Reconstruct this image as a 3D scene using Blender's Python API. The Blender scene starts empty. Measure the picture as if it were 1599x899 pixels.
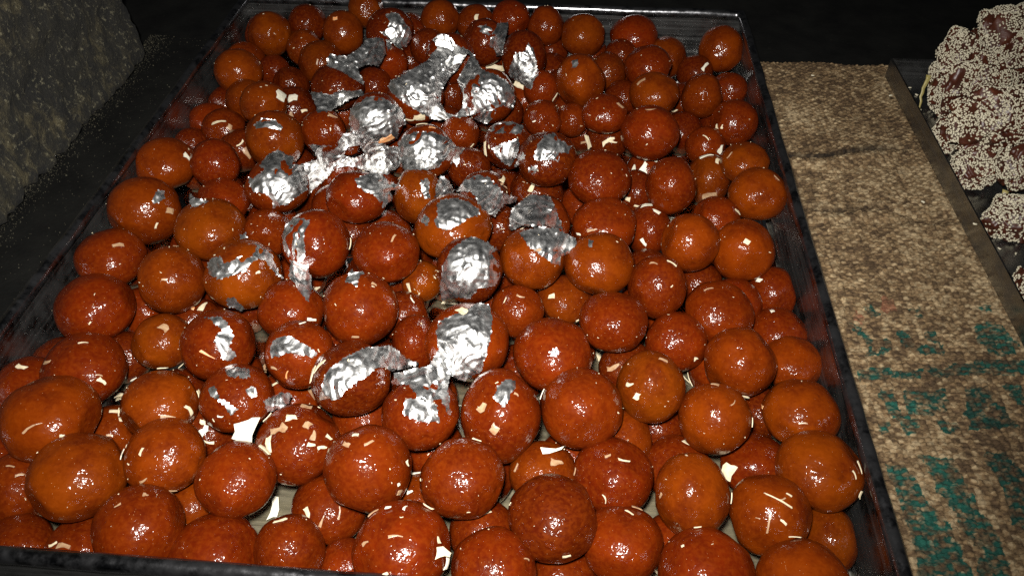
import bpy, bmesh, math, random
import numpy as np
from mathutils import Vector, Matrix, noise

SC = bpy.context.scene
COL = SC.collection
rnd = random.Random(11)

# ------------------------------------------------------------------ camera
cam_data = bpy.data.cameras.new('camera')
cam = bpy.data.objects.new('camera', cam_data)
COL.objects.link(cam)
EYE = Vector((0.074, -0.417, 0.365))
right = Vector((0.99695, 0.07801, 0.0)); up = Vector((-0.05399, 0.68997, 0.72182)); back = Vector((0.05631, -0.71962, 0.69208))
cam.matrix_world = Matrix(((right.x, up.x, back.x, EYE.x), (right.y, up.y, back.y, EYE.y), (right.z, up.z, back.z, EYE.z), (0, 0, 0, 1)))
cam_data.sensor_width = 36.0
cam_data.lens = 28.14
cam_data.clip_start = 0.01
cam_data.clip_end = 50
SC.camera = cam

# ------------------------------------------------------------------ dim room and the camera's own flash
world = bpy.data.worlds.new('World'); SC.world = world; world.use_nodes = True
bg = world.node_tree.nodes['Background']
bg.inputs['Color'].default_value = (0.9, 0.95, 1.0, 1); bg.inputs['Strength'].default_value = 0.009
fl = bpy.data.lights.new('flash', 'SPOT')
fl.energy = 38.0; fl.color = (1.0, 0.97, 0.92); fl.shadow_soft_size = 0.012
fl.spot_size = math.radians(108); fl.spot_blend = 1.0
flash = bpy.data.objects.new('flash', fl); COL.objects.link(flash)
flash.location = EYE + up * 0.030 - right * 0.012 + back * 0.01
aim = Vector((-0.02, 0.06, 0.03)) - flash.location
flash.rotation_euler = aim.to_track_quat('-Z', 'Y').to_euler()

SC.view_settings.view_transform = 'Standard'; SC.view_settings.look = 'None'
SC.view_settings.exposure = 0.0; SC.view_settings.gamma = 1.0
SC.view_settings.use_curve_mapping = False
SC.render.engine = 'CYCLES'
SC.cycles.max_bounces = 7; SC.cycles.transparent_max_bounces = 8
SC.cycles.sample_clamp_indirect = 3.0; SC.cycles.sample_clamp_direct = 9.0
SC.cycles.use_denoising = False

# id, centre x y z, half-axes a b c (mm), layer, tone
BALLS = [
 (1,-191.1,229.8,37.0,18.7,19.3,19.3,"TO"),
 (2,-205.9,251.9,25.9,17.6,17.6,16.8,"LD"),
 (3,-207.0,202.8,24.1,17.2,17.2,17.2,"MQ"),
 (4,-195.8,159.3,39.8,19.9,19.9,17.2,"TO"),
 (5,-179.4,192.9,21.7,13.8,13.8,13.8,"MD"),
 (6,-159.8,224.1,27.8,16.4,16.4,16.4,"MQ"),
 (7,-163.4,252.1,36.9,17.2,17.2,17.2,"LD"),
 (8,-181.1,130.5,30.1,16.9,16.9,16.9,"MQ"),
 (9,-153.8,98.0,47.8,17.4,17.4,16.1,"TO"),
 (10,-209.6,151.5,13.4,14.0,14.6,14.6,"LD"),
 (11,-159.6,173.9,19.5,15.8,15.8,15.8,"LD"),
 (12,-208.8,115.0,20.1,16.3,16.3,13.0,"MR"),
 (13,-189.3,94.9,25.9,16.8,16.8,14.8,"MR"),
 (14,-127.8,42.9,54.0,20.5,20.5,19.9,"TO"),
 (15,-210.4,80.3,19.8,13.2,13.2,13.2,"MD"),
 (17,-144.7,135.6,21.1,17.4,17.4,17.4,"LD"),
 (18,-95.2,52.2,55.9,15.7,15.7,15.1,"TR"),
 (19,-123.4,225.2,43.6,17.8,18.4,18.4,"TO"),
 (20,-107.8,253.1,52.3,16.1,16.1,16.1,"MQ"),
 (21,-82.3,227.1,46.4,21.1,21.1,18.3,"TD"),
 (24,-136.8,192.6,32.2,19.1,19.1,17.7,"MQ"),
 (25,-100.4,114.7,54.7,20.4,20.4,16.5,"TD"),
 (26,-76.8,193.6,33.5,15.2,15.2,15.2,"MR"),
 (27,-86.6,167.2,25.8,16.0,16.0,16.0,"LD"),
 (28,-68.3,230.3,16.4,15.5,15.5,15.5,"LD"),
 (29,-69.0,251.8,32.5,17.4,17.4,17.4,"LD"),
 (30,-42.0,252.1,45.9,17.1,17.1,17.1,"TQ"),
 (31,-10.5,252.3,43.0,17.2,17.2,16.5,"MQ"),
 (32,20.7,253.1,49.2,17.0,17.0,14.9,"TR"),
 (33,-48.3,219.2,35.2,16.1,16.1,16.1,"MD"),
 (34,-20.2,159.5,58.1,19.7,19.7,19.1,"TR"),
 (35,2.7,203.1,50.7,18.7,18.7,18.7,"TD"),
 (36,37.2,176.1,53.5,18.0,20.6,20.6,"TD"),
 (37,-37.2,94.9,60.4,20.6,20.6,19.3,"TR"),
 (38,15.9,100.5,60.6,20.2,20.2,19.5,"TR"),
 (39,-20.6,163.0,25.2,15.0,17.5,17.5,"LD"),
 (40,-59.0,62.1,60.8,19.4,19.4,18.7,"TR"),
 (41,-47.9,119.6,30.8,16.7,16.7,15.0,"LD"),
 (42,-2.1,72.9,45.6,14.3,14.3,13.7,"MR"),
 (43,-17.5,21.8,63.3,18.6,18.6,17.4,"TR"),
 (44,23.1,127.2,31.3,17.3,17.3,15.7,"LD"),
 (47,51.8,246.6,45.9,16.2,16.8,16.8,"TQ"),
 (471,55.8,252.8,18.6,16.4,16.4,16.4,"LD"),
 (48,84.2,233.1,44.8,19.3,19.3,17.9,"TO"),
 (49,129.6,250.9,38.1,21.0,21.0,16.8,"MR"),
 (50,118.2,227.9,29.3,15.0,15.0,15.0,"MD"),
 (51,106.4,196.2,31.6,15.0,16.1,16.1,"MQ"),
 (52,83.0,137.7,54.7,19.1,20.1,20.1,"TO"),
 (53,158.4,238.7,24.3,17.4,18.0,18.0,"MQ"),
 (54,137.7,180.8,46.3,19.2,19.2,16.5,"TR"),
 (55,140.0,133.0,49.0,19.1,19.1,15.7,"TO"),
 (56,204.3,240.2,33.0,18.9,20.0,20.0,"TO"),
 (57,182.3,219.4,21.1,15.9,15.9,15.9,"LD"),
 (58,177.9,144.9,41.8,15.9,17.4,17.4,"TQ"),
 (59,208.0,192.1,21.4,15.0,15.0,15.0,"MR"),
 (60,199.8,115.4,37.6,17.9,17.9,17.2,"TR"),
 (61,170.7,179.3,15.7,15.8,16.5,16.5,"LD"),
 (62,133.5,73.1,52.4,20.8,20.8,18.9,"TR"),
 (63,101.4,92.3,54.4,16.7,16.7,13.4,"TR"),
 (64,56.6,99.1,44.1,14.7,14.7,13.4,"MR"),
 (65,78.3,109.7,37.3,12.1,13.1,13.1,"MR"),
 (66,53.4,148.8,39.9,14.7,14.7,14.7,"MR"),
 (67,119.5,172.8,22.1,15.2,15.2,14.3,"LD"),
 (68,165.2,129.2,18.2,16.0,16.6,16.6,"LD"),
 (69,178.2,96.8,28.2,14.8,14.8,14.1,"MR"),
 (70,105.6,103.4,26.7,16.6,16.6,15.8,"LD"),
 (71,-204.5,28.3,39.3,21.0,21.0,16.8,"TO"),
 (72,-164.0,20.0,47.1,16.7,16.7,16.7,"TR"),
 (73,-194.5,-28.8,42.9,22.8,22.8,21.5,"TO"),
 (74,-208.8,-1.2,23.6,14.7,18.2,18.2,"MQ"),
 (75,-139.5,-53.7,52.0,21.2,21.2,16.9,"TO"),
 (76,-151.6,-6.9,36.4,17.1,17.1,15.2,"MR"),
 (78,-169.3,72.6,22.6,16.4,16.4,16.4,"LD"),
 (79,-109.1,-13.7,56.4,20.2,20.2,17.0,"TR"),
 (80,-109.5,-42.9,41.7,15.7,15.7,15.1,"MR"),
 (81,-198.0,-72.0,40.6,20.3,20.3,16.2,"TR"),
 (82,-105.4,-95.1,54.0,21.6,21.6,19.7,"TO"),
 (83,-147.1,-97.6,49.5,19.2,19.5,19.5,"TO"),
 (84,-52.8,-28.8,62.6,19.0,19.0,15.2,"TR"),
 (85,-67.8,-71.1,59.8,19.8,20.2,20.2,"TR"),
 (86,-17.8,-9.4,50.8,16.1,18.6,18.6,"MO"),
 (87,10.7,-53.9,62.5,22.8,22.8,18.2,"TO"),
 (88,-25.0,-77.9,61.7,19.1,19.1,16.5,"TR"),
 (89,9.7,28.5,47.4,14.8,14.8,14.1,"MD"),
 (90,25.5,-18.2,61.5,15.6,15.6,13.7,"TD"),
 (91,35.3,36.7,60.9,16.8,16.8,15.6,"TD"),
 (92,62.7,18.0,64.9,20.0,20.0,16.9,"TD"),
 (93,24.4,-88.9,61.6,18.3,19.0,19.0,"TD"),
 (94,60.8,-29.7,48.8,19.5,19.5,18.2,"MR"),
 (95,58.8,-75.0,60.2,18.3,18.3,17.6,"TO"),
 (96,-6.2,-77.5,39.4,11.8,12.5,12.5,"MO"),
 (98,-59.5,-30.5,32.9,14.4,14.4,14.4,"LD"),
 (99,33.9,-18.0,34.1,15.4,15.4,15.4,"LD"),
 (100,96.9,8.8,58.3,20.7,20.7,16.6,"TR"),
 (101,125.1,37.0,26.7,15.0,15.6,15.6,"LD"),
 (102,144.2,12.8,51.6,16.3,18.8,18.8,"TR"),
 (103,179.2,68.8,18.0,16.1,18.7,18.7,"LQ"),
 (104,200.6,60.8,39.5,17.1,17.1,13.8,"TO"),
 (105,204.2,24.6,39.2,19.3,19.3,17.3,"TO"),
 (106,177.3,11.1,29.4,15.8,15.8,12.7,"MR"),
 (107,101.6,-22.8,45.0,20.9,20.9,16.8,"MR"),
 (108,132.1,-2.2,26.2,15.0,17.5,17.5,"LR"),
 (109,152.4,-42.1,50.3,17.8,17.8,17.8,"TO"),
 (110,186.2,-37.2,42.3,19.2,19.2,19.2,"TO"),
 (111,97.3,-73.2,57.6,20.2,20.2,16.7,"TO"),
 (112,130.3,-83.6,51.8,16.3,17.8,17.8,"TR"),
 (113,56.1,25.0,32.1,18.4,18.4,16.0,"LD"),
 (115,-31.3,-121.1,58.8,20.7,20.7,20.0,"TR"),
 (116,-74.1,-111.8,45.3,18.3,18.3,16.2,"MR"),
 (117,-56.7,-152.5,55.1,17.8,17.8,17.1,"TR"),
 (118,-1.7,-127.7,41.0,12.6,16.1,16.1,"MR"),
 (119,29.1,-138.9,57.4,21.9,21.9,17.5,"TR"),
 (120,-25.5,-167.5,57.0,20.1,20.1,16.1,"TD"),
 (121,10.9,-183.0,52.8,18.9,18.9,15.1,"TR"),
 (122,-102.1,-146.4,52.4,19.5,19.5,17.5,"TR"),
 (123,-81.4,-179.8,50.8,18.4,18.4,14.7,"TR"),
 (124,-12.9,-101.1,34.3,14.8,14.8,14.8,"LD"),
 (125,-45.6,-126.5,29.4,14.3,14.3,14.3,"LD"),
 (126,52.3,-100.4,42.9,14.8,15.2,15.2,"MR"),
 (127,78.6,-77.2,30.3,16.9,16.9,13.5,"LQ"),
 (128,104.8,-115.3,53.8,18.6,18.6,14.9,"TR"),
 (129,73.7,-139.9,53.1,20.9,20.9,16.7,"TR"),
 (130,141.6,-110.2,35.1,17.1,17.1,16.3,"MR"),
 (132,89.1,-174.0,52.8,20.0,20.0,19.1,"TR"),
 (133,123.8,-155.7,49.5,17.4,18.4,18.4,"TO"),
 (134,49.9,-180.6,52.1,19.9,22.3,22.3,"TR"),
 (137,115.7,-122.6,25.2,16.5,16.5,13.2,"LD"),
 (138,162.4,-42.8,18.3,15.1,15.1,13.2,"LD"),
 (139,167.1,-86.6,36.7,19.9,19.9,15.9,"MR"),
 (140,172.0,-131.3,44.3,18.9,18.9,18.9,"TO"),
 (141,206.9,-48.1,17.1,15.5,17.1,17.1,"MR"),
 (142,206.8,-79.7,15.2,17.1,17.1,13.6,"LR"),
 (143,207.2,-110.3,23.0,16.9,16.9,13.5,"MO"),
 (144,182.2,-62.8,22.3,16.0,16.0,15.1,"LR"),
 (145,200.9,-156.7,37.6,19.2,19.2,15.4,"TO"),
 (146,154.9,-168.9,45.0,18.0,18.0,18.0,"TO"),
 (147,179.9,-175.8,16.7,17.5,17.5,14.2,"LR"),
 (148,202.6,-192.0,38.9,20.7,20.7,16.5,"TO"),
 (149,140.1,-212.8,43.9,17.2,19.0,19.0,"TO"),
 (150,175.8,-216.6,37.7,18.4,19.2,19.2,"TO"),
 (151,207.6,-214.2,14.7,14.2,17.1,17.1,"LO"),
 (152,144.7,-248.6,39.9,20.8,20.8,16.6,"TR"),
 (153,184.9,-249.5,39.4,19.6,19.6,15.7,"TO"),
 (154,187.2,-139.7,13.8,14.8,14.8,13.8,"LD"),
 (155,139.5,-180.9,18.4,17.2,17.2,13.7,"LR"),
 (156,131.7,-152.8,15.5,16.3,16.3,13.0,"LD"),
 (157,-171.5,-195.2,46.4,23.0,23.0,18.4,"TO"),
 (158,-144.6,-224.4,42.9,22.1,22.1,17.7,"TO"),
 (159,-121.1,-182.4,45.9,18.6,18.6,14.9,"TO"),
 (160,-106.2,-212.4,46.0,18.7,18.7,15.7,"TO"),
 (161,-68.7,-222.4,46.6,18.2,18.2,15.7,"TR"),
 (162,-105.6,-247.2,42.6,19.7,19.7,16.4,"TR"),
 (163,-157.5,-180.3,15.7,15.3,15.3,12.2,"LQ"),
 (164,-184.0,-219.8,20.4,16.7,18.7,18.7,"LQ"),
 (165,-206.9,-164.1,26.9,19.0,19.0,15.2,"MR"),
 (166,-174.2,-158.5,38.9,21.7,21.7,17.4,"TR"),
 (167,-208.2,-135.3,14.7,16.7,16.7,13.5,"LD"),
 (168,-187.1,-115.7,42.5,21.8,21.8,17.5,"TR"),
 (169,-144.2,-131.2,33.6,16.5,16.5,15.1,"MO"),
 (170,-173.2,-128.7,15.5,15.6,15.6,14.7,"LD"),
 (171,-72.1,-253.2,31.2,20.0,20.0,16.0,"TR"),
 (172,-172.5,-249.6,15.7,17.5,17.5,14.0,"LR"),
 (173,-141.4,-248.5,17.2,17.3,17.3,13.9,"LR"),
 (174,-98.5,-220.4,17.0,14.9,14.9,12.6,"LO"),
 (175,-208.2,-202.2,14.1,14.0,16.4,16.4,"LR"),
 (176,-39.7,-246.8,30.5,15.9,15.9,15.9,"MR"),
 (177,-29.7,-218.3,20.6,18.4,18.4,14.7,"LR"),
 (178,-8.3,-213.7,49.5,20.1,20.4,20.4,"TR"),
 (179,12.6,-249.2,43.9,21.3,21.3,17.1,"TR"),
 (180,-16.7,-246.2,14.3,14.1,14.1,14.1,"LR"),
 (181,35.3,-215.5,49.1,19.3,19.3,17.3,"TR"),
 (182,-49.0,-194.4,37.8,20.8,20.8,16.6,"MR"),
 (183,13.4,-211.6,20.5,14.0,14.0,11.2,"LQ"),
 (184,-23.5,-167.3,24.6,16.7,16.7,14.5,"LR"),
 (185,77.7,-229.6,45.4,20.2,20.2,16.2,"TD"),
 (186,72.0,-198.7,32.4,16.4,16.4,13.1,"MO"),
 (187,105.7,-199.6,35.3,19.6,19.6,15.7,"MR"),
 (188,109.4,-232.7,31.7,18.5,18.5,14.8,"MR"),
 (189,53.1,-252.8,38.6,18.5,18.5,14.8,"TR"),
 (190,45.5,-225.5,19.1,16.0,16.0,16.0,"LR"),
 (191,84.2,-242.5,15.1,17.0,17.0,13.6,"LR"),
 (192,112.2,-171.3,23.9,14.6,16.2,16.2,"LO"),
 (193,134.9,-222.6,14.4,15.2,15.2,15.2,"LR"),
]
FILL = [(-166,-33,16.3,16.8),(-82,-93,17.2,17.7),(136,80,15.5,16.0),(131,-36,16.6,17.1),(-43,-10,16.9,17.5),(82,-105,15.4,15.8),(46,-153,15.9,16.4),(85,-144,17.2,17.7),(-124,-2,16.3,16.8),(-8,19,15.3,15.8),(-167,24,16.1,16.6),(5,-48,15.4,15.9),(-69,-152,16.5,17.0),(-105,-177,17.1,17.6),(69,195,16.0,16.5),(27,234,17.0,17.5),(25,83,16.6,17.1),(57,72,16.9,17.5),(26,-111,16.0,16.5),(1,216,15.5,15.9),(56,118,16.8,17.3),(-104,-140,16.0,16.5),(-120,109,15.4,15.8),(30,-77,16.1,16.6),(73,159,16.4,16.9),(30,48,15.9,16.4),(-51,150,16.7,17.3),(-45,-50,15.9,16.4),(-40,189,15.2,15.7),(126,-68,15.6,16.1),(-79,125,16.9,17.4),(144,157,16.1,16.6),(135,206,15.4,15.8),(-127,62,16.5,17.0),(93,70,15.7,16.2),(-49,87,16.0,16.5),(97,-52,15.7,16.2),(-178,-92,15.1,15.5),(14,-177,15.6,16.1),(40,170,17.2,17.7),(-58,38,15.6,16.1),(7,-144,15.3,15.8),(-7,94,15.2,15.7),(-29,238,16.3,16.8),(-88,-21,17.1,17.6),(-115,-83,17.2,17.7),(68,-17,17.0,17.5),(-25,49,17.2,17.7),(149,53,15.8,16.3),(-143,-99,15.6,16.0),(-122,-204,15.2,15.7),(97,-0,16.3,16.8),(194,-17,15.8,16.3),(129,128,16.2,16.7),(-90,-54,15.6,16.1),(87,128,15.9,16.4),(-10,-14,15.9,16.4),(-87,51,15.8,16.3),(-20,-66,15.2,15.6),(196,148,15.4,15.8),(-109,144,15.1,15.6),(-143,-64,17.1,17.7),(49,-51,15.5,16.0),(88,34,15.1,15.6),(24,14,17.1,17.6),(-86,19,15.6,16.1),(-136,243,16.0,16.5),(-39,-96,16.1,16.6),(-103,196,16.5,17.0),(-96,242,15.9,16.4),(-131,-156,16.4,16.9),(-152,103,16.1,16.6),(11,154,15.5,16.0),(41,-192,15.9,16.3),(-205,-244,16.0,16.5),(-22,130,15.6,16.1),(-20,-127,15.8,16.3),(-126,-35,16.6,17.2),(94,249,16.5,17.0),(58,223,15.9,16.4),(167,-112,15.9,16.4),(85,-177,15.1,15.6),(-205,-50,15.1,15.6),(-115,32,17.0,17.5),(56,-123,16.2,16.7),(-199,56,15.7,16.2),(5,184,15.6,16.1)]
LEAVES = [
 ("cap21",21,(-72.3,213.1,53.3),(0.204,-0.878,0.434),[(-9.8,13.6),(-4.3,15.2),(2.3,14.1),(5.8,8.8),(11.5,-0.6),(11.5,-7.1),(6.1,-13.3),(-0.8,-14.8),(-5.7,-9.8),(-11.7,-3.0),(-15.5,-0.8),(-8.4,2.0),(-6.4,8.3)],[]),
 ("strip25",-1,(-100.2,195.4,38.0),(0.243,-0.856,0.457),[(0.1,8.5),(4.7,12.7),(14.2,13.1),(25.9,10.1),(23.8,4.5),(17.6,-1.5),(11.1,-8.8),(3.3,-6.8),(-5.1,-9.3),(-2.2,-16.8),(-1.5,-21.5),(-7.7,-17.6),(-14.9,-11.6),(-19.8,-8.5),(-27.3,-5.2),(-27.8,0.1),(-24.5,4.3),(-19.5,2.5),(-11.7,1.2),(-3.0,5.6)],[]),
 ("low25",25,(-98.5,96.5,55.8),(0.277,-0.823,0.496),[(-17.2,6.2),(-10.2,5.9),(-2.5,3.2),(6.1,5.6),(12.9,3.6),(20.0,3.9),(20.4,-0.8),(13.1,-1.7),(8.0,-3.9),(1.8,-5.5),(-3.5,-8.9),(-12.9,-8.9),(-14.0,-2.3),(-15.3,3.6)],[]),
 ("domeD",40,(-55.5,49.6,68.7),(0.228,-0.822,0.522),[(-17.4,9.1),(-11.5,12.7),(-4.6,15.8),(3.0,15.6),(9.1,12.8),(16.1,7.9),(19.8,2.1),(20.4,-5.5),(14.2,-7.1),(13.2,-14.6),(5.6,-13.8),(-3.4,-15.0),(-9.7,-13.3),(-18.8,-8.0),(-19.2,0.7)],[]),
 ("band",-1,(-87.9,73.1,20.4),(0.261,-0.790,0.555),[(-0.3,16.8),(8.6,16.8),(17.2,10.9),(23.9,8.2),(28.2,4.6),(37.5,2.2),(37.6,-5.1),(35.2,-12.0),(24.7,-16.6),(14.4,-12.8),(-0.2,-7.1),(-9.8,-7.0),(-19.5,-15.2),(-31.3,-21.9),(-33.4,-20.4),(-31.0,-13.6),(-35.1,-3.4),(-41.5,-0.2),(-32.2,-0.3),(-21.3,1.8),(-21.8,5.4),(-26.3,13.1),(-16.2,10.6),(-6.9,9.3)],[[(-2.3,1.6),(1.5,6.4),(9.2,6.6),(11.3,0.9),(4.4,-1.1)]]),
 ("domeE",43,(-14.3,11.4,71.2),(0.168,-0.813,0.557),[(-18.8,6.7),(-14.3,11.4),(-5.9,12.9),(4.3,12.2),(14.3,8.5),(19.9,2.0),(26.0,0.5),(21.5,-4.8),(18.7,-13.4),(16.9,-9.1),(10.9,-6.6),(6.4,-11.4),(0.1,-12.0),(-6.1,-11.6),(-14.4,-12.0),(-19.1,-7.5),(-19.4,0.6)],[]),
 ("leafF",79,(-103.3,-21.6,66.5),(0.337,-0.751,0.567),[(-17.7,6.6),(-14.7,5.0),(-7.0,8.5),(-10.3,11.2),(-3.9,17.4),(4.5,19.8),(12.7,12.7),(10.9,9.0),(17.3,6.7),(17.9,-3.6),(15.5,-9.3),(6.7,-12.6),(2.0,-15.7),(-4.9,-15.2),(-8.2,-16.6),(-6.8,-10.8),(-10.5,-5.9),(-16.8,-3.6),(-18.2,0.7)],[]),
 ("sheetABC",-1,(-19.0,91.7,69.0),(0.156,-0.854,0.497),[(-1.6,36.8),(3.2,40.3),(11.1,39.4),(16.2,31.6),(24.0,27.9),(28.3,23.3),(32.2,13.2),(41.2,8.9),(49.1,4.5),(53.4,-2.4),(55.4,-9.3),(52.7,-17.2),(45.8,-13.4),(32.7,-17.2),(23.3,-19.0),(12.7,-20.1),(5.7,-20.9),(-1.3,-21.7),(-8.1,-19.6),(-16.9,-13.4),(-25.6,-7.3),(-33.1,-1.3),(-36.6,4.4),(-33.4,8.7),(-24.0,12.1),(-14.4,17.7),(-6.1,21.7),(-3.5,27.0),(1.3,30.1)],[[(23.2,24.7),(24.8,23.0),(17.8,12.8),(13.9,6.3),(17.3,-4.0),(16.1,-12.9),(10.6,-17.7),(4.3,-15.7),(1.3,-8.8),(2.5,-0.9),(6.3,4.5),(10.2,9.8),(15.0,12.9),(18.8,18.3)]]),
 ("leaf36",36,(39.7,157.5,53.7),(0.052,-0.878,0.476),[(-12.9,0.2),(-8.0,11.2),(-0.5,12.4),(1.3,19.1),(5.8,14.9),(9.0,6.5),(9.9,-5.7),(6.2,-11.8),(5.0,-16.8),(1.2,-15.6),(-4.0,-11.9),(-11.6,-8.3),(-14.2,-3.4)],[]),
 ("leaf35t",35,(13.9,193.9,60.0),(0.088,-0.891,0.445),[(-16.1,8.7),(-7.0,10.5),(-0.5,8.5),(0.9,11.6),(10.0,12.2),(9.3,6.6),(7.2,-0.8),(5.2,-8.4),(4.5,-14.0),(-0.8,-14.6),(-2.1,-9.5),(-6.6,-7.0),(-5.8,-0.7),(-0.6,2.3),(-7.1,1.1),(-13.6,3.7)],[]),
 ("leaf44",38,(16.2,81.8,54.6),(0.098,-0.845,0.526),[(-9.9,-0.3),(-0.5,4.6),(7.6,5.6),(6.3,-1.2),(0.4,-5.6),(-6.5,-3.2)],[]),
 ("leaf91t",91,(35.6,35.7,75.2),(0.071,-0.840,0.538),[(-13.2,-1.3),(-8.4,2.8),(3.2,4.9),(11.7,1.2),(8.5,-4.0),(-1.0,-3.4),(-8.4,-3.4)],[]),
 ("leaf91l",91,(37.0,21.7,66.8),(0.070,-0.825,0.561),[(-10.7,1.6),(-4.4,5.2),(7.1,8.7),(8.2,4.6),(6.0,-2.6),(1.8,-9.9),(-2.4,-8.8),(-7.6,-3.6)],[]),
 ("leaf92",92,(65.3,9.3,78.7),(0.017,-0.830,0.558),[(-11.1,-5.5),(-8.4,2.5),(-4.5,8.6),(1.4,10.8),(5.6,6.0),(12.9,2.2),(12.1,-2.8),(6.0,-3.0),(5.3,-9.0),(0.1,-7.2),(-9.0,-8.5)],[]),
 ("leaf92b",92,(54.8,0.2,68.5),(0.037,-0.815,0.579),[(-3.7,1.8),(2.9,2.9),(3.5,-1.1),(0.0,-3.2),(-3.1,-2.2)],[]),
 ("leaf92c",92,(46.1,9.1,69.4),(0.054,-0.820,0.569),[(0.9,4.8),(4.0,2.8),(1.0,-2.3),(-3.1,-5.4),(-5.1,-4.4),(-1.1,0.7)],[]),
 ("leaf84",-1,(-42.7,-28.5,70.2),(0.233,-0.775,0.588),[(-9.8,6.1),(-5.6,8.0),(0.4,9.2),(7.0,7.9),(12.1,2.4),(18.5,-0.9),(17.2,-3.2),(11.2,-3.4),(12.5,-8.5),(4.7,-14.4),(3.5,-9.3),(0.2,-5.0),(-5.2,-1.8),(-8.5,2.0)],[]),
 ("leaf86l",86,(-11.2,-19.3,64.6),(0.168,-0.786,0.594),[(-3.2,5.8),(1.8,6.4),(3.5,3.3),(2.0,-2.6),(3.6,-6.7),(-1.5,-7.3),(-3.0,-2.2)],[]),
 ("leaf86r",-1,(-7.6,40.3,27.6),(0.142,-0.797,0.588),[(-7.5,-1.3),(-3.7,4.1),(1.6,-0.7),(4.1,-6.5),(0.9,-10.8),(-9.2,-10.2)],[]),
 ("leaf87",87,(12.3,-59.6,78.9),(0.134,-0.774,0.619),[(-11.8,-4.3),(-9.3,-0.8),(-9.8,4.7),(-6.9,8.2),(1.4,8.6),(9.5,6.3),(15.6,0.5),(14.9,-3.1),(9.8,-3.8),(2.2,-7.9),(-4.4,-10.7),(-9.8,-8.1)],[]),
 ("leaf87s",87,(-3.7,-62.7,74.4),(0.167,-0.762,0.625),[(-3.3,0.8),(-0.2,4.2),(2.7,1.2),(1.7,-4.3),(-1.8,-2.1)],[]),
 ("leaf90",90,(29.0,-26.7,69.3),(0.092,-0.794,0.601),[(-20.4,0.5),(-15.4,7.2),(-6.5,10.9),(0.3,9.7),(6.0,4.8),(8.8,-0.1),(18.5,-3.2),(17.4,-7.1),(9.6,-7.9),(3.6,-14.6),(-2.3,-12.5),(-7.0,-5.6),(-9.7,0.3)],[]),
 ("domeG",93,(25.8,-99.7,72.6),(0.111,-0.731,0.673),[(-16.9,-11.5),(-14.5,2.2),(-8.8,12.3),(1.9,18.1),(10.4,14.9),(16.4,10.1),(13.5,7.1),(16.0,2.5),(17.4,-4.6),(14.3,-10.7),(4.9,-10.9),(0.1,-16.9),(-6.8,-15.5),(-16.2,-17.5)],[]),
 ("domeH",94,(58.4,-37.3,63.1),(0.032,-0.782,0.622),[(-15.7,-4.9),(-14.0,2.9),(-4.5,11.5),(9.0,11.1),(13.9,-0.3),(17.3,-9.9),(5.6,-7.1),(-7.9,-8.2),(-14.8,-11.4)],[]),
 ("leaf95",-1,(68.8,-74.9,72.7),(0.012,-0.760,0.650),[(-18.3,5.3),(-7.3,9.0),(2.8,8.7),(15.5,3.1),(14.7,-1.6),(10.5,-5.4),(6.4,-8.0),(6.2,-12.7),(1.5,-11.8),(-4.8,-7.8),(-12.2,-2.7)],[]),
 ("leaf85",-1,(-73.5,-86.0,66.2),(0.314,-0.705,0.636),[(-6.7,9.8),(-3.3,16.5),(2.8,19.6),(11.0,16.0),(9.5,12.9),(5.7,9.0),(3.8,-3.6),(4.0,-14.9),(3.0,-22.2),(-1.4,-28.6),(-4.9,-20.3),(-8.3,-12.0),(-5.8,-4.4),(-7.7,2.7)],[]),
 ("leaf82",82,(-99.7,-102.0,69.4),(0.373,-0.677,0.635),[(-17.7,5.7),(-15.1,7.8),(-9.3,7.6),(-8.9,3.2),(0.1,4.2),(6.0,2.9),(5.3,10.1),(10.5,9.7),(16.8,1.3),(17.7,-10.1),(19.8,-16.3),(14.9,-11.1),(11.5,-0.9),(5.7,-0.3),(0.7,-5.1),(-13.2,-5.4),(-18.8,-1.3)],[]),
 ("leaf82b",82,(-103.5,-116.3,51.9),(0.378,-0.641,0.668),[(-3.9,4.9),(0.9,4.5),(5.4,-4.8),(1.4,-5.0),(-4.0,0.1)],[]),
 ("leaf122",122,(-93.2,-154.2,65.9),(0.387,-0.609,0.693),[(-8.2,14.4),(2.7,11.5),(5.0,6.2),(5.2,-0.8),(1.9,-4.8),(3.2,-10.5),(-0.7,-12.5),(-4.5,-9.3),(-4.3,-4.2),(-4.8,1.1),(0.2,4.5),(-2.5,10.6)],[]),
 ("leaf117",117,(-56.8,-160.5,69.1),(0.317,-0.621,0.717),[(-9.7,1.1),(-6.7,6.2),(-1.8,7.0),(3.3,4.8),(7.5,0.3),(12.6,-6.9),(9.8,-8.7),(4.3,-5.4),(-1.3,-2.7),(-6.2,-3.2),(-10.1,-2.7)],[]),
 ("leaf115",115,(-32.6,-116.8,78.1),(0.249,-0.700,0.669),[(-5.7,-1.6),(-0.8,5.0),(0.3,3.5),(7.6,1.1),(2.9,-0.4),(0.2,-6.1),(-3.2,-2.7)],[]),
 ("leaf120",-1,(-19.5,-170.4,68.7),(0.236,-0.622,0.747),[(-22.4,-10.9),(-20.1,-6.8),(-17.1,0.4),(-11.9,3.9),(-3.4,7.8),(4.7,9.2),(8.4,9.1),(17.0,8.2),(21.1,4.8),(24.7,-0.8),(30.5,-3.7),(30.8,-5.4),(23.8,-5.4),(15.9,-5.3),(8.8,-1.5),(1.8,-5.4),(-6.6,-8.2),(-12.1,-12.9)],[]),
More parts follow.
